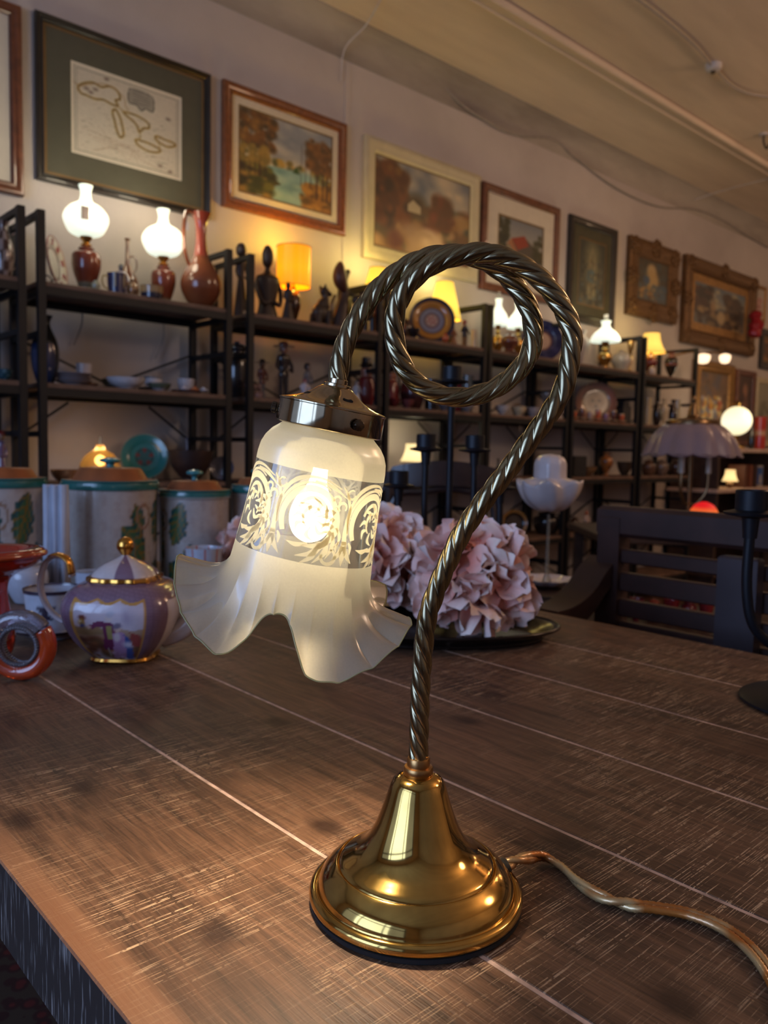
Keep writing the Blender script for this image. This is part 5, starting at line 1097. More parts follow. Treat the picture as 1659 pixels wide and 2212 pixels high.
# ------------------------------------------------------------------ far corner: display cabinet, pictures and lamps past the shelves
CX0, CX1, CY0 = 6.0, 8.6, 2.82
t = thing('display_cabinet', 'long dark display cabinet with pale shelves in the far right corner', 'cabinet', (CX0, CY0, 0)); D = 3.22 - CY0; W_ = CX1 - CX0
DW = mat('cabinet_wood', (60, 42, 34), .5, noise=.3); PINKB = mat('cabinet_cloth', (190, 164, 150), .8)
q = MB()
for x in (0, W_ * .5 - .02, W_ - .04): q.box((x, 0, 0), (x + .04, D, 1.12))
q.box((0, D - .02, 0), (W_, D, 1.12)); q.build('carcass', DW, t, False)
for z in (.14, .50, .80, 1.12):
    q = MB(); q.box((-.02, -.02, z - .03), (W_ + .02, D, z), .003); q.build('shelf', PINKB if z > .7 else DW, t, False)
CZ = 1.12
def C(px_, z, wpx, hpx, Y=2.98):
    y_ = 950.
    for _ in range(4):
        p_ = on_y(px_, y_, Y); y_ += (p_.z - z) * FPX / max(.5, depth(p_))
    d = depth(p_); return Vector((p_.x, Y, z + .0008)), wpx * d / FPX, hpx * d / FPX
p = Paint(90, 110, (104, 84, 66), 31); p.dabs(60, 0, 1, 0, 1, .09, [(110, 84, 70), (90, 84, 88), (120, 92, 70), (84, 66, 52)], .6); p.dabs(90, .15, .8, .4, .95, .05, [(200, 180, 120), (210, 196, 160), (190, 140, 60), (150, 150, 160), (170, 90, 60), (120, 120, 130)], .8)
x0, x1, z0, z1 = rect_at(1500, 772, 1582, 794, 1488, 905)
picture('framed_painting', 'large flower bouquet painting in broad gilt frame under the street scene', 'picture', x0, x1, 1.16, z1, .09, GOLDF, p, (), .05)
p = Paint(50, 80, (70, 46, 34), 33); p.blob(.5, .25, .16, .12, (150, 104, 76)); p.blob(.5, .65, .26, .3, (130, 88, 70), .3); p.dabs(30, 0, 1, 0, 1, .09, [(60, 40, 30), (84, 54, 38)], .4)
x0, x1, z0, z1 = rect_at(1592, 795, 1632, 806, 1588, 895)
picture('framed_painting', 'narrow brown portrait of a figure right of the flower bouquet painting', 'picture', x0, x1, 1.16, z1, .05, BROWNF, p, (), .03)
p = Paint(50, 80, (150, 146, 124), 35); p.dabs(30, .2, .8, .3, .9, .09, [(104, 106, 90), (120, 116, 96)], .5)
x0, x1, z0, z1 = rect_at(1634, 812, 1680, 825, 1630, 890)
picture('framed_print', 'pale green print in cream frame right of the brown portrait', 'picture', x0, x1, 1.16, z1, .05, CREAMF, p, (), .03)
q = MB(); q.col = L3((150, 24, 34)); q.tube(catmull([(0, 0, 0), (.02, -.01, .10), (0, 0, .22)], 5), [.05, .055, .06, .05, .06, .07, .05, .04, .06, .05, .02], 8); tag(q.build('red_ribbon', PM), 'red rosette ribbon hanging beside the ornate street scene', 'ribbon', None, on_y(1628, 726, 3.11))
for i, (x, w_, lb) in enumerate(((1519, 30, 'left'), (1566, 24, 'right'))):
    p_ = on_y(x, 772, 3.0); q = MB(); r_ = w_ * depth(p_) / FPX / 2; q.lathe(smooth_prof([(.001, -.05), (r_ * .7, -.04), (r_, 0), (r_ * .8, .02), (.001, .03)], 3), 20); o = q.build('picture_light', glow('lit_spot', (255, 220, 180), 1.6 if i == 0 else .9)); tag(o, 'small lit %s spotlight above the flower bouquet painting' % lb, 'lamp', None, p_); q = MB(); q.tube(catmull([(0, 0, .02), (0, .1, .05), (0, 3.252 - p_.y, .03)], 4), .007, 6); q.build('wall_arm', BRASSL, o)
# globe lamp
l, w, h = C(1588, CZ, 62, 96); t = thing('globe_lamp', 'round lit white globe lamp standing behind the big scalloped shade', 'lamp', l)
q = MB(); q.lathe(smooth_prof([(w * .3, 0), (w * .3, h * .05), (w * .1, h * .12), (w * .12, h * .3)], 4), 20); q.build('lamp_base', BRASSL, t)
q = MB(); q.ball((0, 0, h * .3 + w * .5), w * .5, 28); q.build('glass_globe', glow('lit_globe', (255, 242, 204), 1.15, (222, 214, 170)), t, 'all')
q = MB(); q.lathe([(w * .1, h * .3 + w * .98), (w * .12, h * .3 + w * 1.1), (w * .02, h * .3 + w * 1.2)], 14); q.build('cap', BRASSL, t)
lamp_light('lamp_glow', 'POINT', l + Vector((0, -.25, h)), 1.5, (1, .82, .55), .08)
l, w, h = C(1640, CZ, 28, 70); vessel('box', 'upright red tin with pale stripe on the cabinet top', 'tin', l, w, h, 'tall', (170, 50, 40), (190, 150, 120), lambda p_, r_, z_: 1. if abs(z_ - h * .5) < h * .1 else 0.)
l, w, h = C(1622, CZ, 14, 80); vessel('bottle', 'black tall bottle left of the red tin', 'bottle', l, w, h, 'bottle', (24, 22, 24))
l, w, h = C(1638, .80, 40, 46, 2.92); t = thing('picture_box', 'small framed blue picture with white figure on the cabinet shelf', 'picture', l)
q = MB(); q.box((-w / 2, 0, 0), (w / 2, .02, h), .003); q.build('frame', mat('white_frame', (180, 176, 172), .5), t, False)
q = MB(); q.box((-w * .4, -.004, h * .1), (w * .4, 0, h * .9)); q.build('picture', mat('blue_print', (44, 92, 170), .5), t, False)
q = MB(); q.ball((w * .1, -.006, h * .5), w * .1, 8, (1, .3, 1)); q.ball((w * .1, -.006, h * .3), w * .15, 8, (1, .3, 1.4)); q.build('white_figure', mat('white_frame', (180, 176, 172), .5), t)
for i, (x, c) in enumerate(((1592, (96, 56, 36)), (1604, (120, 66, 40)), (1614, (60, 36, 30)))):
    l, w, h = C(x, .80, 12, 48, 2.95); q = MB(); q.box((-w / 2, -.07, 0), (w / 2, .07, h), .003); tag(q.build('book', mat('book_cover_%d' % c[0], c, .6), None, False), '%s brown book standing beside the blue picture, %s of three' % (['light', 'reddish', 'dark'][i], ['left', 'middle', 'right'][i]), 'book', None, l)
l, w, h = C(1576, .80, 34, 40, 2.9); t = shade_lamp('small glowing cream lamp on the cabinet shelf below the globe', l, w * .3, w * .5, h * .35, h, .06, (90, 60, 40), (255, 222, 150), 'bell', 1.1, .5)
l, w, h = C(1526, .80, 46, 48, 2.96); shade_lamp('green footed lamp with pale domed shade on the cabinet shelf', l, w * .18, w * .5, h * .35, h, .12, (40, 60, 36), (150, 140, 104), 'bell', .3, .1)
for i, (x, c) in enumerate(((1540, (120, 86, 60)), (1560, (90, 60, 44)), (1600, (150, 120, 90)), (1615, (110, 90, 80)))):
    l, w, h = C(x, .50, 34, 34, 2.9); vessel('bowl', '%s bowl on the low cabinet shelf' % ['tan', 'brown', 'cream', 'grey'][i], 'bowl', l, w, h * .5, 'bowl', c)

# side table with the big scalloped lamp and a tiffany style lamp
d_ = 3.5; base = EYEP + ray(1487, 1090) * d_; LX, LY = base.x, base.y
t = thing('side_table', 'dark side table carrying the scalloped lamp behind the bench', 'table', (LX, LY, 0), -YAW); sidet = t
q = MB(); q.box((-.45, -.3, .69), (.55, .35, .72), .005); q.build('tabletop', DW, t, False)
for x in (-.42, .48):
    for y in (-.27, .29): MB().box((x, y, 0), (x + .04, y + .04, .69)).build('leg', DW, t, False)
SH = 1.05
t = thing('scalloped_lamp', 'large unlit lamp with grey violet scalloped glass shade and brass top behind the bench', 'lamp', (LX, LY, .72))
def LZ(y_): return (EYEP + ray(1487, y_) * d_).z - .72
k_ = d_ / FPX; pr = [(97, 982), (93, 972), (86, 955), (76, 938), (64, 925), (54, 918)]
VG = frosted('violet_glass', (176, 160, 172), .08, .45, .1, .2)
q = MB(); q.lathe(smooth_prof([(r_ * k_, LZ(y_)) for r_, y_ in pr], 5), 96, shape=lambda p_: 1 + .06 * np.abs(np.sin(6 * p_)), cap=False); q.build('glass_shade', VG, t)
q = MB()
for j in range(48): pass
rim = [((97 * k_) * (1 + .06 * abs(sin(6 * a))) * cos(a), (97 * k_) * (1 + .06 * abs(sin(6 * a))) * sin(a), LZ(982) - .012 * abs(sin(6 * a)) + .004) for a in np.linspace(0, 2 * pi, 97)]
q.tube(rim, .004, 6, False); q.build('shade_rim', VG, t, 'all')
q = MB(); q.lathe(smooth_prof([(56 * k_, LZ(920)), (55 * k_, LZ(912)), (50 * k_, LZ(908)), (16 * k_, LZ(902)), (10 * k_, LZ(890)), (7 * k_, LZ(878)), (4 * k_, LZ(872)), (6 * k_, LZ(864)), (2 * k_, LZ(856))], 4), 40); q.build('brass_crown', mat('crown_brass', (120, 94, 66), .3, .9), t)
q = MB(); q.tube([(0, 0, .01), (0, 0, LZ(905))], .009, 10); q.lathe(smooth_prof([(.09, 0), (.09, .012), (.05, .03), (.015, .05)], 4), 28); q.build('stand', mat('crown_brass', (120, 94, 66), .3, .9), t)
for a in (60, 180, 300):
    q = MB(); e = Vector((cos(radians(a)), sin(radians(a)), 0)); q.tube(catmull([Vector((0, 0, LZ(1085))), e * .03 + Vector((0, 0, LZ(1088))), e * .07 + Vector((0, 0, LZ(1060))), e * .075 + Vector((0, 0, LZ(1022)))], 5), .005, 8); q.build('arm', mat('crown_brass', (120, 94, 66), .3, .9), t)
    q = MB(); q.M = Matrix.Translation(e * .075); q.lathe([(.012, LZ(1022)), (.011, LZ(990)), (.003, LZ(985))], 12); q.build('candle_sleeve', mat('sleeve_glass', (170, 164, 150), .2), t)
p_ = EYEP + ray(1521, 1092) * (d_ - .25)
t = thing('dome_lamp', 'small glowing red orange glass dome lamp above the bench rail', 'lamp', (p_.x, p_.y, .72)); zt = (EYEP + ray(1521, 1084) * (d_ - .25)).z - .72; r_ = 32 * k_
q = MB(); q.lathe(smooth_prof([(.06, 0), (.05, .015), (.012, .03), (.012, zt - .06)], 3), 20); q.build('lamp_base', BRASSL, t)
m, N, L, b = nt('lit_red_glass'); tc = N.new('ShaderNodeTexCoord'); sp = N.new('ShaderNodeSeparateXYZ'); L.new(tc.outputs['Generated'], sp.inputs[0]); r = N.new('ShaderNodeValToRGB'); r.color_ramp.elements[0].color = lin((255, 170, 60)); r.color_ramp.elements[1].color = lin((220, 20, 30)); r.color_ramp.elements[0].position = .2; r.color_ramp.elements[1].position = .8
L.new(sp.outputs['Z'], r.inputs[0]); L.new(r.outputs[0], b.inputs['Emission Color']); b.inputs['Emission Strength'].default_value = .85; b.inputs['Base Color'].default_value = lin((120, 20, 16)); b.inputs['Roughness'].default_value = .5
q = MB(); q.lathe(smooth_prof([(r_, zt - .09), (r_ * .9, zt - .05), (r_ * .6, zt - .015), (.01, zt)], 4), 32, cap=False); q.build('glass_shade', m, t)
q = MB(); rr = random.Random(8)
q.box((-.44, -.31, .30), (.54, .3, .33)); q.M = Matrix.Identity(4)
q.build('lower_shelf', DW, sidet, False)
for i in range(6):
    x = 1340 + i * 38; p_ = EYEP + ray(x, 1234) * (d_ - .05); c = [(130, 24, 34), (110, 30, 40), (150, 60, 40), (120, 26, 34), (104, 24, 34), (140, 40, 44)][i]
    vessel('red_bowl', 'shiny red bowl seen through the bench slats, %s' % ['leftmost', 'second from left', 'third from left', 'fourth from left', 'fifth from left', 'rightmost'][i], 'bowl', Vector((p_.x, p_.y, .3308)), .068, .1, 'bowl' if i % 2 else 'jar', c)

# ------------------------------------------------------------------ the dark bench beyond the table
BX = 1.47; BW = mat('bench_wood', (58, 34, 28), .55, noise=.3, scale=14); BWB = mat('bench_splat_lit_blue', (58, 48, 52), .45, noise=.2, scale=10)  # splat wood tinted bluer to stand for the blue light on it
t = thing('bench', 'dark stained wooden bench with slatted back beyond the right table edge', 'bench', (0, 0, 0))
yL = on_x(1306, 1100, BX).y; yR = -.35
def zx(y_, x_=1420): return on_x(x_, y_, BX).z
def slat(za, zb, name='slat', th=.02):
    q = MB(); q.box((BX - th / 2, yR, zb), (BX + th / 2, yL - .03, za), .003); q.build(name, BW, t, False)
q = MB(); zt = zx(1099); q.box((BX - .02, yR, zx(1167)), (BX + .02, yL + .005, zt), .008); q.build('top_rail', BW, t, False)
for a, b in ((1194, 1225), (1246, 1288), (1306, 1344), (1355, 1385)): slat(zx(a), zx(b))
for y in (yL - .025, .28, yR): q = MB(); q.box((BX - .022, y - .025, 0), (BX + .022, y + .025, zt - .02), .004); q.build('leg', BW, t, False)
q = MB(); ya, yb = on_x(1643, 1200, BX - .04).y, on_x(1556, 1200, BX - .04).y; q.box((BX - .05, ya, .45), (BX - .02, yb, zx(1178)), .004); q.build('splat', BWB, t, False)
q = MB(); q.box((1.27, yR, .40), (BX + .02, yL, .435), .006); q.build('seat', BW, t, False)
# curved arm at the far end
arm = catmull([(BX, 0, on_x(1292, 1200, BX).z), (BX - .04, 0, .815), (BX - .09, 0, .775), (BX - .15, 0, .752), (BX - .21, 0, .748)], 6); q = MB(); rows = []
for p_ in arm: rows.append([(p_.x, yL - .04, p_.z), (p_.x, yL + .03, p_.z), (p_.x, yL + .03, p_.z - .045), (p_.x, yL - .04, p_.z - .045)])
q.grid(rows, True, None, True, True); q.build('armrest', BW, t)
q = MB(); q.box((1.28, yL - .03, 0), (1.33, yL + .02, .71), .004); q.build('arm_post', BW, t, False)

# dark curved back of a chair past the far table end
p_ = EYEP + ray(960, 1020) * 2.42
t = thing('dining_chair', 'dark chair with wide curved back rail behind the black candelabra', 'chair', (p_.x, p_.y, 0), -YAW)
def CZ_(y_): return (EYEP + ray(960, y_) * 2.42).z
CW = mat('chair_wood', (50, 36, 34), .3, noise=.2, coat=.3)
q = MB(); rows = []
for i in range(25):
    a = -1 + 2 * i / 24; x = a * .19; zt_ = CZ_(995) - .03 * a * a - (.05 * max(0, abs(a) - .85) / .15); yy = .03 * a * a - .03
    zb_ = CZ_(1048) - .02 * a * a; rows.append([(x, yy - .012, zt_), (x, yy + .012, zt_), (x, yy + .012, zb_), (x, yy - .012, zb_)])
q.grid(rows, True, None, True, True); q.build('back_rail', CW, t)
q = MB(); q.tube(catmull([(-.15, -.02, .5), (-.16, -.02, CZ_(1100)), (-.06, -.02, CZ_(1062)), (.06, -.02, CZ_(1058)), (.15, -.02, CZ_(1100)), (.15, -.02, .5)], 8), .011, 8); q.build('back_hoop', CW, t)
for x in (-.17, .17): q = MB(); q.tube([(x, 0, 0), (x, .0, .46), (x * .97, -.01, CZ_(1020))], .016, 8); q.build('leg', CW, t)
for x in (-.17, .17): q = MB(); q.tube([(x, -.38, 0), (x, -.36, .46)], .016, 8); q.build('leg', CW, t)
q = MB(); q.box((-.2, -.4, .44), (.2, .02, .475), .01); q.build('seat', CW, t, False)

# ------------------------------------------------------------------ on the table: canisters
def leaves_col(cx_, base, h, shade_c=(186, 176, 170)):
    bc = np.array(L3(base)); g1, g2, g3, tan_ = np.array(L3((60, 96, 66))), np.array(L3((34, 76, 74))), np.array(L3((120, 98, 44))), np.array(L3((150, 128, 116)))
    def f(p_, r_, z_):
        a = (p_ - cx_ + pi) % (2 * pi) - pi; u_ = a * .52; v = (z_ / h) * .9; c = bc
        if z_ / h > .93: return np.array(L3((40, 104, 100)))
        n = sin(p_ * 23) * .5 + sin(p_ * 7 + z_ * 120) * .5 + sin(z_ * 900) * .25
        if n > .55: c = c * .72 + tan_ * .28
        for lx, lz, ang, ln, wd in ((-.02, .28, 2.4, .34, .15), (.22, .42, 1.15, .38, .15), (.38, .20, .2, .30, .14), (.16, .16, -.6, .26, .12), (-.05, .52, 1.9, .2, .09)):
            dx, dz = u_ - lx, (v - lz) * .9; al = dx * cos(ang) + dz * sin(ang); ac = -dx * sin(ang) + dz * cos(ang)
            if -.05 < al < ln:
                wv_ = wd * sin(pi * min(1, max(0, (al + .05) / (ln + .05)))) ** .8 * (1 + .1 * sin(al * 60))
                if abs(ac) < wv_:
                    c = g1 if abs(ac) < wv_ * .6 else g2
                    if abs(ac) < .012 or abs(sin(al * 40 + abs(ac) * 30)) > .9: c = g3
        if ((u_ - .0) ** 2 + (v - .62) ** 2) ** .5 < .11 and ((u_) ** 2 + (v - .62) ** 2) ** .5 > .085: c = np.array(L3((140, 112, 92)))
        return c
    return f
def canister(label, px_, ypx, wpx, rim_y, lid_y, knob_y, leafang, knob=True):
    b = on_z(px_, ypx, TZ + .001); d = depth(b); R = wpx * d / FPX / 2
    zr = lambda y_: (EYEP + ray(px_, y_) * d).z - TZ
    t = thing('canister', label, 'canister', (b.x, b.y, TZ + .0005)); H = zr(rim_y)
    q = MB(); toward = atan2(-b.y, -b.x); f = leaves_col(toward + leafang, (176, 166, 160), H)
    n = 44; pr = [(R * .9, 0), (R * .95, .004)] + [(R * (.96 + .0 * i), .004 + (H - .02) * i / n) for i in range(1, n + 1)] + [(R * 1.0, H - .014), (R * 1.02, H - .008), (R * 1.0, H), (R * .9, H)]
    q.lathe(pr, 130, lambda p_, r_, z_: f(p_, r_, z_)); q.build('body', PC, t)
    q = MB(); hl = zr(lid_y) - H; oc = np.array(L3((146, 80, 38)))
    q.lathe([(R * .98, H + .001), (R * .99, H + .004), (R * .86, H + .005), (R * .78, H + hl * .15), (R * .64, H + hl * .92), (R * .6, H + hl), (.001, H + hl * 1.02)], 64, lambda p_, r_, z_: np.array(L3((44, 110, 106))) if r_ > R * .9 else oc * (1 + .12 * sin(p_ * 9))); q.build('lid', painted('terracotta_glaze', .5, .1), t)
    if knob:
        q = MB(); kz = H + hl; kh = zr(knob_y) - kz; tc_ = L3((40, 128, 136)); q.lathe(smooth_prof([(R * .10, kz), (R * .08, kz + kh * .35), (R * .22, kz + kh * .6), (R * .2, kz + kh * .85), (R * .05, kz + kh)], 4), 24, lambda *a: tc_); q.build('lid_knob', PC, t)
    return t
canister('cream canister with green leaves and orange lid, cut by the left edge', 12, 1268, 172, 1035, 1010, 990, -.1, False)
canister('large cream canister with leaf relief and turquoise lid knob behind the teapot', 240, 1262, 199, 1040, 1010, 988, .75)
canister('medium cream canister with orange lid between the large canister and the lamp shade', 420, 1250, 152, 1060, 1038, 1014, -1.05)
canister('small cream canister half hidden behind the glass lamp shade', 553, 1242, 108, 1050, 1032, 1012, 1.6)
p_ = on_z(120, 1292, TZ) ; q = MB(); dd = depth(p_); zt_ = (EYEP + ray(120, 1046) * dd).z
rows = []
for i in range(13):
    a = -1 + i / 6; rows.append([(a * .026 + .003 * sin(i * 2.), .008 * sin(i * 1.7) - .003, 0), (a * .024, .008 * sin(i * 1.7 + .5), (zt_ - TZ) * .5), (a * .024, .005 * sin(i * 1.7 + 1), zt_ - TZ)])
for i in range(12, -1, -1):
    a = -1 + i / 6; rows.append([(a * .026, .008 * sin(i * 1.7) + .006, 0), (a * .024, .008 * sin(i * 1.7 + .5) + .006, (zt_ - TZ) * .5), (a * .024, .005 * sin(i * 1.7 + 1) + .006, zt_ - TZ)])
q.grid(np.array(rows).transpose(1, 0, 2), True, None, True, True); o = q.build('folded_cloth', mat('white_cloth', (178, 182, 196), .8), None, 'all'); o.rotation_euler = (0, 0, -YAW); tag(o, 'folded white cloth standing between the two left canisters', 'cloth', None, (p_.x, p_.y, TZ))

# striped cup behind the teapot
def pcup(label, px_, yb, wpx, yt, c1, c2, fn, sau=False, hd=1, rz=0.):
    b = on_z(px_, yb, TZ + .001); d = depth(b); R = wpx * d / FPX / 2; H = (EYEP + ray(px_, yt) * d).z - TZ
    t = thing('teacup', label, 'teacup', (b.x, b.y, TZ + .0005), rz); z0 = .006 if sau else 0
    if sau: q = MB(); saucer_mb(q, R * 1.5, 0, c1, c2); q.build('saucer', PC, t)
    q = MB(); q.lathe([(a, z + z0) for a, z in smooth_prof([(a * R, z * (H - z0)) for a, z in PR['cup']], 6)], 72, col2(c1, c2, lambda p_, r_, z_: fn(p_, r_, z_ / H))); q.build('cup', PC, t)
    q = MB(); q.col = L3(c1); hdl(q, R * .95, H * .3, H * .8, R * .5, R * .06, hd); q.build('handle', PC, t); return t
pcup('small white cup with orange stripes between teapot and lamp shade', 440, 1282, 80, 1182, (186, 190, 204), (190, 100, 80), lambda p_, r_, v: 1. if sin(9 * p_) > .8 else 0., rz=.6)
pcup('white cup and saucer with red rim and dark transfer scene behind the teapot handle', 116, 1372, 122, 1268, (186, 190, 204), (60, 50, 66), lambda p_, r_, v: 1. if (v > .93) or (.25 < v < .72 and sin(5 * p_) + sin(13 * p_ + v * 20) * .6 + sin(31 * v) * .4 > .2) else 0., True, -1, 2.4)
p_ = on_z(60, 1300, TZ); vessel('jar', 'plain white lidded jar behind the red glass vase', 'jar', Vector((p_.x, p_.y, TZ + .0005)), .075, .085, 'jar', (176, 180, 194))
p_ = on_z(195, 1302, TZ); vessel('saucer_dish', 'small blue and white lidded box behind the teapot handle', 'box', Vector((p_.x, p_.y, TZ + .0005)), .06, .06, 'tall', (180, 188, 206), (44, 50, 84), lambda p_, r_, z_: 1. if .02 < z_ < .035 else 0.)

# ------------------------------------------------------------------ teapot
tb = on_z(272, 1418, TZ); td = depth(tb); k_ = td / FPX
tp = thing('teapot', 'lilac and white square teapot with gilt trim and painted courtship scene at left', 'teapot', (tb.x, tb.y, TZ + .0005), -YAW)
def TZP(y_): return (EYEP + ray(272, y_) * td).z - TZ
H0 = TZP(1246)
rnd = lambda n: (lambda p_: 1 / (np.abs(np.cos(p_)) ** n + np.abs(np.sin(p_)) ** n) ** (1 / n))
pan = Paint(150, 150, (198, 186, 196), 41)
pan.vgrad(.42, .62, (176, 150, 130), (150, 110, 84)); pan.dabs(60, 0, 1, .58, .95, .06, [(120, 76, 56), (150, 100, 70), (96, 60, 50), (110, 84, 60)], .7, 1.6)
pan.blob(.16, .22, .05, .05, (110, 60, 50)); pan.blob(.15, .30, .045, .07, (170, 130, 60)); pan.blob(.155, .40, .035, .09, (50, 70, 130))
pan.dabs(20, 0, .4, .42, .48, .05, [(130, 110, 80), (150, 120, 84)], .6, 2)
pan.blob(.52, .22, .05, .06, (206, 190, 186)); pan.blob(.54, .16, .06, .05, (180, 176, 190)); pan.poly([(.24, .36), (.42, .28), (.50, .28), (.50, .36), (.28, .42)], (110, 44, 84)); pan.poly([(.42, .28), (.56, .28), (.62, .5), (.6, .78), (.36, .78), (.44, .5)], (104, 40, 80)); pan.poly([(.48, .34), (.55, .34), (.56, .58), (.48, .58)], (150, 140, 84)); pan.line([(.44, .76), (.43, .92)], .02, (170, 160, 150)); pan.line([(.54, .76), (.56, .92)], .02, (170, 160, 150)); pan.blob(.24, .38, .03, .03, (200, 170, 160))
pan.blob(.64, .42, .05, .05, (206, 176, 164)); pan.blob(.63, .37, .06, .045, (120, 110, 130)); pan.poly([(.56, .48), (.72, .48), (.84, .95), (.48, .95), (.56, .66)], (170, 130, 168)); pan.poly([(.72, .5), (.80, .56), (.92, .98), (.78, .98)], (60, 84, 150)); pan.blob(.62, .56, .05, .08, (206, 190, 196)); pan.blob(.8, .68, .1, .06, (206, 200, 214), .4, .8); pan.poly([(.80, .45), (.95, .52), (.97, .74), (.84, .7)], (150, 70, 66)); pan.blob(.76, .22, .07, .12, (150, 136, 156), .5, .5); pan.dabs(14, .5, .75, .84, .95, .04, [(190, 160, 180), (160, 120, 150)], .6)
PL = pan.linear(); LIL, WHT, GLD = np.array(L3((126, 100, 120))), np.array(L3((206, 196, 198))), np.array(L3((190, 140, 70)))
def tcol(p_, r_, z_):
    v = z_ / H0; a = ((p_ + pi / 2 + pi) % (2 * pi)) - pi    # 0 = facing the camera
    if v < .045: return GLD
    u_ = (a + .60) / 1.22; mott = .88 + .2 * abs(sin(p_ * 37) * sin(z_ * 700 + p_ * 11))
    top = .80 - .05 * abs(sin(u_ * pi * 3)) + .04
    if 0 < u_ < 1 and .05 < v < top + .02:
        if u_ < .03 or u_ > .97 or v > top - .012: return GLD
        return pan.at(PL, u_, 1 - (v - .05) / (top - .05))
    if .62 < a < .98 or -.98 < a < -.6 or v > .80: return LIL * mott
    if v > .9: return GLD
    return WHT
q = MB(); pr = [(58, 0), (64, .03), (62, .05), (66, .07), (90, .22), (110, .42), (119, .60), (118, .74), (108, .86), (90, .94), (74, .975), (66, 1.0)]
q.lathe(smooth_prof([(r_ * k_, v * H0) for r_, v in pr], 12), 200, tcol, shape=rnd(3.2)); q.build('body', PC, tp)
GOLD = mat('bright_gilt', (206, 150, 70), .18, 1.0, noise=.15)
q = MB(); q.lathe([(64 * k_, 0), (68 * k_, .003), (66 * k_, .0065), (62 * k_, .008)], 80, shape=rnd(3.2)); q.build('foot_ring', GOLD, tp)
q = MB(); q.lathe([(70 * k_, H0 - .003), (73 * k_, H0), (72 * k_, H0 + .004), (66 * k_, H0 + .005)], 100, shape=lambda p_: rnd(3.2)(p_) * (1 + .02 * np.sin(16 * p_))); q.build('gilt_collar', GOLD, tp)
zl = TZP(1196); q = MB(); lh = zl - H0
q.lathe(smooth_prof([(68 * k_, H0 + .003), (60 * k_, H0 + lh * .35), (42 * k_, H0 + lh * .62), (18 * k_, H0 + lh * .85), (9 * k_, H0 + lh * .95), (7 * k_, zl)], 5), 96, lambda p_, r_, z_: LIL if sin(4 * p_ + .6) > .35 else WHT, shape=rnd(2.6)); lid = q.build('lid', PC, tp)
q = MB(); q.lathe(smooth_prof([(6 * k_, zl - .002), (12 * k_, zl + .003), (18 * k_, zl + .010), (16 * k_, zl + .019), (8 * k_, TZP(1160)), (.001, TZP(1158))], 4), 32); q.build('lid_knob', GOLD, lid)
# handle at left, broad strap, gilt top
hx = lambda X: (X - 272) * k_
hp = [(158, 1246), (150, 1214), (126, 1202), (104, 1214), (92, 1242), (90, 1275), (100, 1305), (118, 1330), (140, 1345)]
hp = catmull([(hx(a), 0, TZP(b)) for a, b in hp], 6)
def strap(q, pts, wy, th):
    rows = []
    for i, p_ in enumerate(pts):
        d = (pts[min(i + 1, len(pts) - 1)] - pts[max(0, i - 1)]).normalized(); n_ = Vector((-d.z, 0, d.x))
        w_ = wy * (1.15 - .35 * i / len(pts)); rows.append([tuple(p_ + n_ * th * cos(a) + Vector((0, 1, 0)) * w_ * sin(a)) for a in np.linspace(0, 2 * pi, 12, endpoint=False)])
    q.grid(rows, True, None, True, True)
q = MB(); q.col = L3((200, 190, 196)); strap(q, hp, .009, .0035); q.build('handle', PC, tp, 'all')
q = MB(); strap(q, [p_ + Vector((0, 0, .0012)) for p_ in hp[1:17]], .0098, .0038); q.build('handle_gilding', GOLD, tp, 'all')
q = MB(); sp_ = catmull([(hx(350), 0, TZP(1372)), (hx(392), 0, TZP(1356)), (hx(420), 0, TZP(1325)), (hx(432), 0, TZP(1290)), (hx(452), 0, TZP(1262))], 6); q.col = L3((200, 188, 186))
q.tube(sp_, [(26 - 13 * i / (len(sp_) - 1)) * k_ for i in range(len(sp_))], 20, True, None); q.build('spout', PC, tp, 'all')
q = MB(); q.tube([sp_[-1], sp_[-1] + (sp_[-1] - sp_[-2]) * .6], 14 * k_, 20); q.build('spout_lip', GOLD, tp, 'all')

# ------------------------------------------------------------------ red glass vase with looped handle
rb = on_z(38, 1452, TZ); rd = depth(rb); k_ = rd / FPX
RZ = lambda y_: (EYEP + ray(38, y_) * rd).z - TZ
RG = mat('red_glass', (206, 48, 22), .06, 0, .25, 25, coat=1.0, trans=.55); RGO = mat('orange_glass', (214, 74, 26), .08, 0, .3, 30, coat=1.0, trans=.5)
CL = frosted('clear_ribbed_glass', (206, 200, 214), .7, .5, .25, .06)
t = thing('glass_vase', 'red orange glass vase with wide lip at the left edge of the table', 'vase', (rb.x, rb.y, TZ + .0005), -YAW)
q = MB(); off = -84 * k_
prv = [(26, RZ(1440)), (40, RZ(1420)), (44, RZ(1385)), (34, RZ(1330)), (30, RZ(1280)), (44, RZ(1252)), (84, RZ(1232)), (104, RZ(1206)), (98, RZ(1192)), (70, RZ(1198)), (40, RZ(1230))]
prv = [(r_ * k_, z) for r_, z in prv]; prv[0] = (prv[0][0], .0)
q.lathe(smooth_prof(prv, 5), 60, sx=1, off=(off, 0.04, 0), shape=lambda p_: 1 + .05 * np.sin(3 * p_)); q.build('body', RG, t, 'all')
q = MB(); q.tube([(off + 104 * k_ * (1 + .05 * sin(3 * a)) * cos(a), .04 + 104 * k_ * (1 + .05 * sin(3 * a)) * sin(a), RZ(1204)) for a in np.linspace(0, 2 * pi, 61)], .004, 8, False); q.build('lip', RGO, t, 'all')
ring_c = Vector((34 * k_, -.035, RZ(1398)))
t2 = thing('glass_ring', 'orange and clear glass ring ornament in front of the red glass vase', 'ornament', (rb.x, rb.y, TZ + .0005), -YAW)
R1 = 57 * k_; r1 = 18 * k_; cz_ = 74 * k_
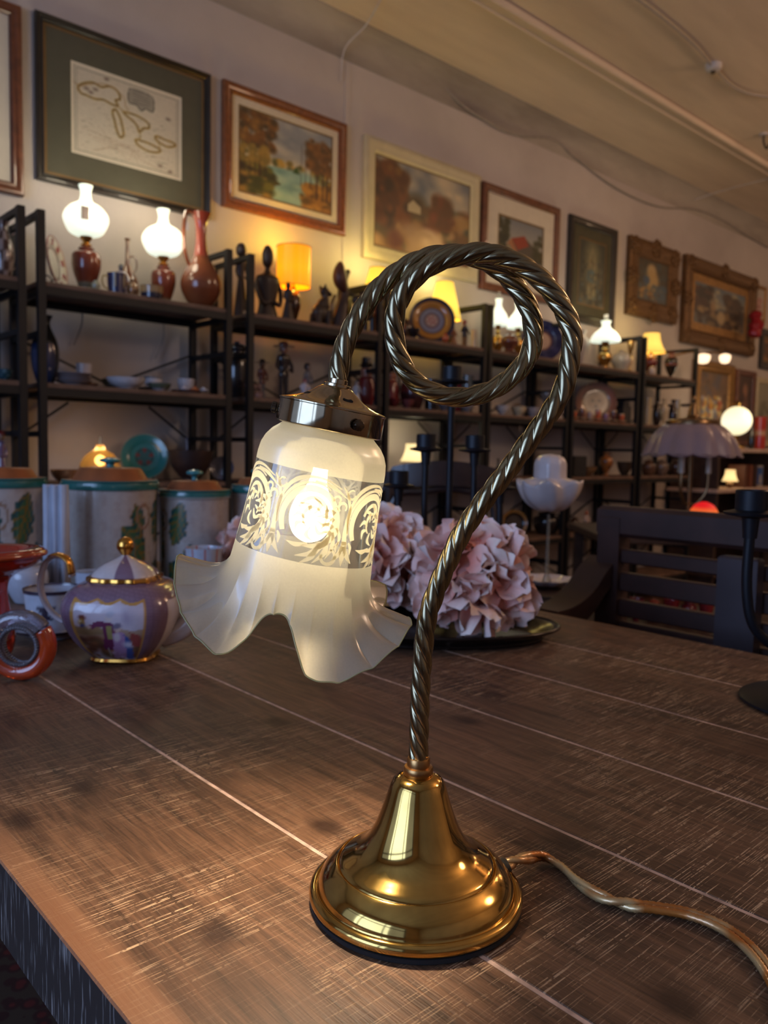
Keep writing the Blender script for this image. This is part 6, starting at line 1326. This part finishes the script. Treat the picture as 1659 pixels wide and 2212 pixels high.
def ring(q, R_, r_, a0, a1, n=60):
    q.tube([(ring_c.x + R_ * cos(a), ring_c.y, cz_ + R_ * sin(a)) for a in np.linspace(a0, a1, n)], r_, 18, abs(a1 - a0) < 6.2)
q = MB(); ring(q, R1, r1 * .98, radians(-215), radians(35)); q.build('orange_core', RGO, t2, 'all')
q = MB(); ring(q, R1, r1 * 1.02, radians(38), radians(142)); q.build('clear_arc', CL, t2, 'all')
q = MB()
for k in range(46):
    a = k * 2 * pi / 46; q.tube([(ring_c.x + (R1 - r1) * cos(a) , ring_c.y - .010, cz_ + (R1 - r1) * sin(a)), (ring_c.x + (R1 - r1 * .9) * cos(a + .05), ring_c.y + .010, cz_ + (R1 - r1 * .9) * sin(a + .05))], .0026, 6)
q.build('inner_ribs', CL, t2, 'all')

# ------------------------------------------------------------------ tray with pink flower balls
trc = on_z(930, 1372, TZ); DKM = mat('dark_pewter', (56, 50, 46), .22, .85, noise=.3, scale=14)
t = thing('tray', 'oval dark metal tray under the pink flower balls on the table', 'tray', (trc.x, trc.y, TZ + .001), -YAW)
q = MB(); q.lathe(smooth_prof([(.001, .004), (.7, .004), (.80, .006), (.9, .016), (.97, .021), (1.0, .021), (1.005, .018), (.9, .008), (.8, 0), (.001, 0)], 4), 96, sx=.208, sy=.118); q.build('dish', DKM, t)
q = MB(); q.tube([(.208 * cos(a), .118 * sin(a), .0205) for a in np.linspace(0, 2 * pi, 97)], .0028, 8, False); q.build('rolled_rim', DKM, t, 'all')
PET = painted('petal_cloth', .7, 0); 
for n_ in (PET.node_tree.nodes['Principled BSDF'],): n_.inputs['Subsurface Weight'].default_value = .15; n_.inputs['Subsurface Radius'].default_value = (.01, .005, .004); n_.inputs['Sheen Weight'].default_value = .2
def flower_ball(label, c, R_, seed, n=150):
    rg = random.Random(seed); t = thing('flower_ball', label, 'flower', (c.x, c.y, c.z)); q = MB()
    for i in range(n):
        zf = 1 - 2 * (i + .5) / n; th = i * 2.39996 + rg.uniform(-.2, .2)
        d = Vector((sqrt(1 - zf * zf) * cos(th), sqrt(1 - zf * zf) * sin(th), zf))
        if zf < -.8: continue
        sz = R_ * rg.uniform(.46, .64); tilt = rg.uniform(.25, 1.15); spin = rg.uniform(0, 2 * pi)
        Mx = Matrix.Translation(d * R_ * rg.uniform(.58, .68)) @ d.to_track_quat('Z', 'Y').to_matrix().to_4x4() @ Matrix.Rotation(spin, 4, 'Z') @ Matrix.Rotation(-tilt, 4, 'Y')
        q.M = Mx; rows = []; cs = []; f1, f2 = rg.uniform(0, 6), rg.uniform(.03, .10)
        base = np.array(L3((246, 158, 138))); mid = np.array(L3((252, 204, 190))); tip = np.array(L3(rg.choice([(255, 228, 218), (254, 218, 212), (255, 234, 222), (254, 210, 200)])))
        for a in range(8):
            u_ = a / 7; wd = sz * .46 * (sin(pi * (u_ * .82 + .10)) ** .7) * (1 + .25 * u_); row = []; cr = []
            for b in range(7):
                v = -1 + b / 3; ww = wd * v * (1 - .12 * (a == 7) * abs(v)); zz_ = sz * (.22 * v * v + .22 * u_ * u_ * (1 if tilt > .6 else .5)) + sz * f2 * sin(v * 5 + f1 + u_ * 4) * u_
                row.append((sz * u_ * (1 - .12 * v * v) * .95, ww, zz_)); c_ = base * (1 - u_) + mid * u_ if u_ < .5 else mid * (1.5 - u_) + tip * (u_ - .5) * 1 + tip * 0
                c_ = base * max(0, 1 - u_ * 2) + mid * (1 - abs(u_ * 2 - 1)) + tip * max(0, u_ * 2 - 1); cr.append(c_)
            rows.append(row); cs.append(cr)
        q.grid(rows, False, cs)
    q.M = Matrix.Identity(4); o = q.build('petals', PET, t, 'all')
    q = MB(); q.ball((0, 0, 0), R_ * .55, 20); q.build('core', mat('flower_core', (206, 140, 130), .8), t, 'all')
    return t
b1 = EYEP + ray(1018, 1275) * 1.26; b1.z = TZ + .097
flower_ball('large pale pink petal ball on the tray right of the brass stem', b1, .092, 5, 150)
b2 = EYEP + ray(834, 1235) * 1.40; b2.z = TZ + .105
flower_ball('pale pink petal ball on the tray just right of the glass shade', b2, .088, 9, 160)
b3 = on_z(556, 1268, TZ); b3.z = TZ + .083
flower_ball('pale pink petal ball mostly hidden behind the glass shade', b3, .075, 12, 120)

# ------------------------------------------------------------------ black iron candelabra
BI = mat('candelabra_iron', (18, 22, 30), .45, .4, noise=.2)
def candelabra(label, base, rz=0.):
    t = thing('candelabra', label, 'candelabra', base, rz)
    q = MB(); q.lathe(smooth_prof([(.001, 0), (.083, 0), (.086, .006), (.06, .014), (.02, .024), (.009, .04)], 3), 40); q.build('base', BI, t)
    q = MB(); q.lathe([(.009, .03), (.0065, .12), (.0065, .37), (.010, .40)], 16); q.build('stem', BI, t)
    def cup(x, z, par):
        q = MB(); q.lathe([(.008, z - .03), (.010, z - .006), (.030, z - .002), (.031, z + .001), (.0185, z + .004), (.0185, z + .027), (.017, z + .028), (.016, z + .008), (.001, z + .006)], 32, off=(x, 0, 0)); q.build('candle_cup', BI, par)
    cup(0, .43, t)
    for x, z in ((-.046, .303), (.046, .303), (-.096, .233), (.096, .233)):
        q = MB(); s = 1 if x > 0 else -1; r_ = abs(x)
        q.tube(catmull([(0, 0, .085 if r_ > .06 else .11), (s * r_ * .4, 0, .065 if r_ > .06 else .1), (s * r_ * .85, 0, .09 if r_ > .06 else .12), (x, 0, .14 if r_ > .06 else .17), (x, 0, z - .02)], 6), .0062, 10); a = q.build('arm', BI, t); cup(x, z, a)
    return t
cb = EYEP + ray(966, 1225) * 1.52; candelabra('black iron five cup candelabra standing behind the pink flower balls', (cb.x, cb.y, TZ + .0005), -YAW)
candelabra('black iron candelabra at the right edge, one cup and arm in view', (1.036, .345, TZ + .0005), -YAW)

# ------------------------------------------------------------------ white ruffled glass on a stand by the far table end
dc = on_z(1180, 1268, .74)
t = thing('round_table', 'small dark round side table beside the far table end', 'table', (dc.x, dc.y, 0))
q = MB(); q.lathe([(.001, .715), (.13, .715), (.135, .725), (.13, .7395), (.001, .7395)], 40); q.build('tabletop', DW, t)
q = MB(); q.lathe(smooth_prof([(.12, 0), (.1, .03), (.02, .08), (.018, .715)], 4), 20); q.build('pedestal', DW, t)
WG = mat('white_milk_glass', (206, 196, 196), .25, coat=.4)
t = thing('ruffled_vase', 'white ruffled glass vase on a thin clear stem right of the flower balls', 'vase', (dc.x, dc.y, .7405)); dd = depth(dc)
def VZ(y_): return (EYEP + ray(1160, y_) * dd).z - .74
k_ = dd / FPX
q = MB(); q.lathe(smooth_prof([(.001, .004), (30 * k_, .004), (48 * k_, .010), (58 * k_, .018), (58 * k_, .021), (40 * k_, .012), (.001, .008)], 5), 72, shape=lambda p_: 1 + .06 * np.sin(11 * p_)); q.build('ruffled_dish', WG, t)
q = MB(); q.lathe([(.012, .008), (.005, .03), (.0035, VZ(1110))], 14); q.build('stem', frosted('chimney_glass', (230, 232, 226), .8, .5, .12, .05), t)
q = MB(); ph_ = np.linspace(0, 2 * pi, 96, endpoint=False); rows = []
for i in range(16):
    u_ = i / 15; r_ = (8 + 58 * np.sin(u_ * pi / 2)) * k_ * (1 + .10 * u_ * np.sin(7 * ph_)); z_ = VZ(1104) + (VZ(1040) - VZ(1104)) * (1 - np.cos(u_ * pi / 2)) + .006 * u_ * np.sin(7 * ph_ + 1); rows.append(np.stack([r_ * np.cos(ph_), r_ * np.sin(ph_), z_], -1))
for i in range(1, 10):
    u_ = i / 9; r_ = (64 - 34 * u_) * k_ * (1 + .10 * (1 - u_) * np.sin(7 * ph_)); z_ = VZ(1045) + (VZ(1030) - VZ(1045)) * u_ + .006 * (1 - u_) * np.sin(7 * ph_ + 1); rows.append(np.stack([r_ * np.cos(ph_), r_ * np.sin(ph_), z_], -1))
q.grid(np.array(rows), True); q.build('ruffled_bowl', WG, t, 'all')
q = MB(); q.lathe(smooth_prof([(34 * k_, VZ(1036)), (34 * k_, VZ(1018)), (33 * k_, VZ(1000)), (24 * k_, VZ(986)), (.001, VZ(980))], 5), 40, shape=lambda p_: 1 + .03 * np.sin(9 * p_)); q.build('inner_dome', WG, t)
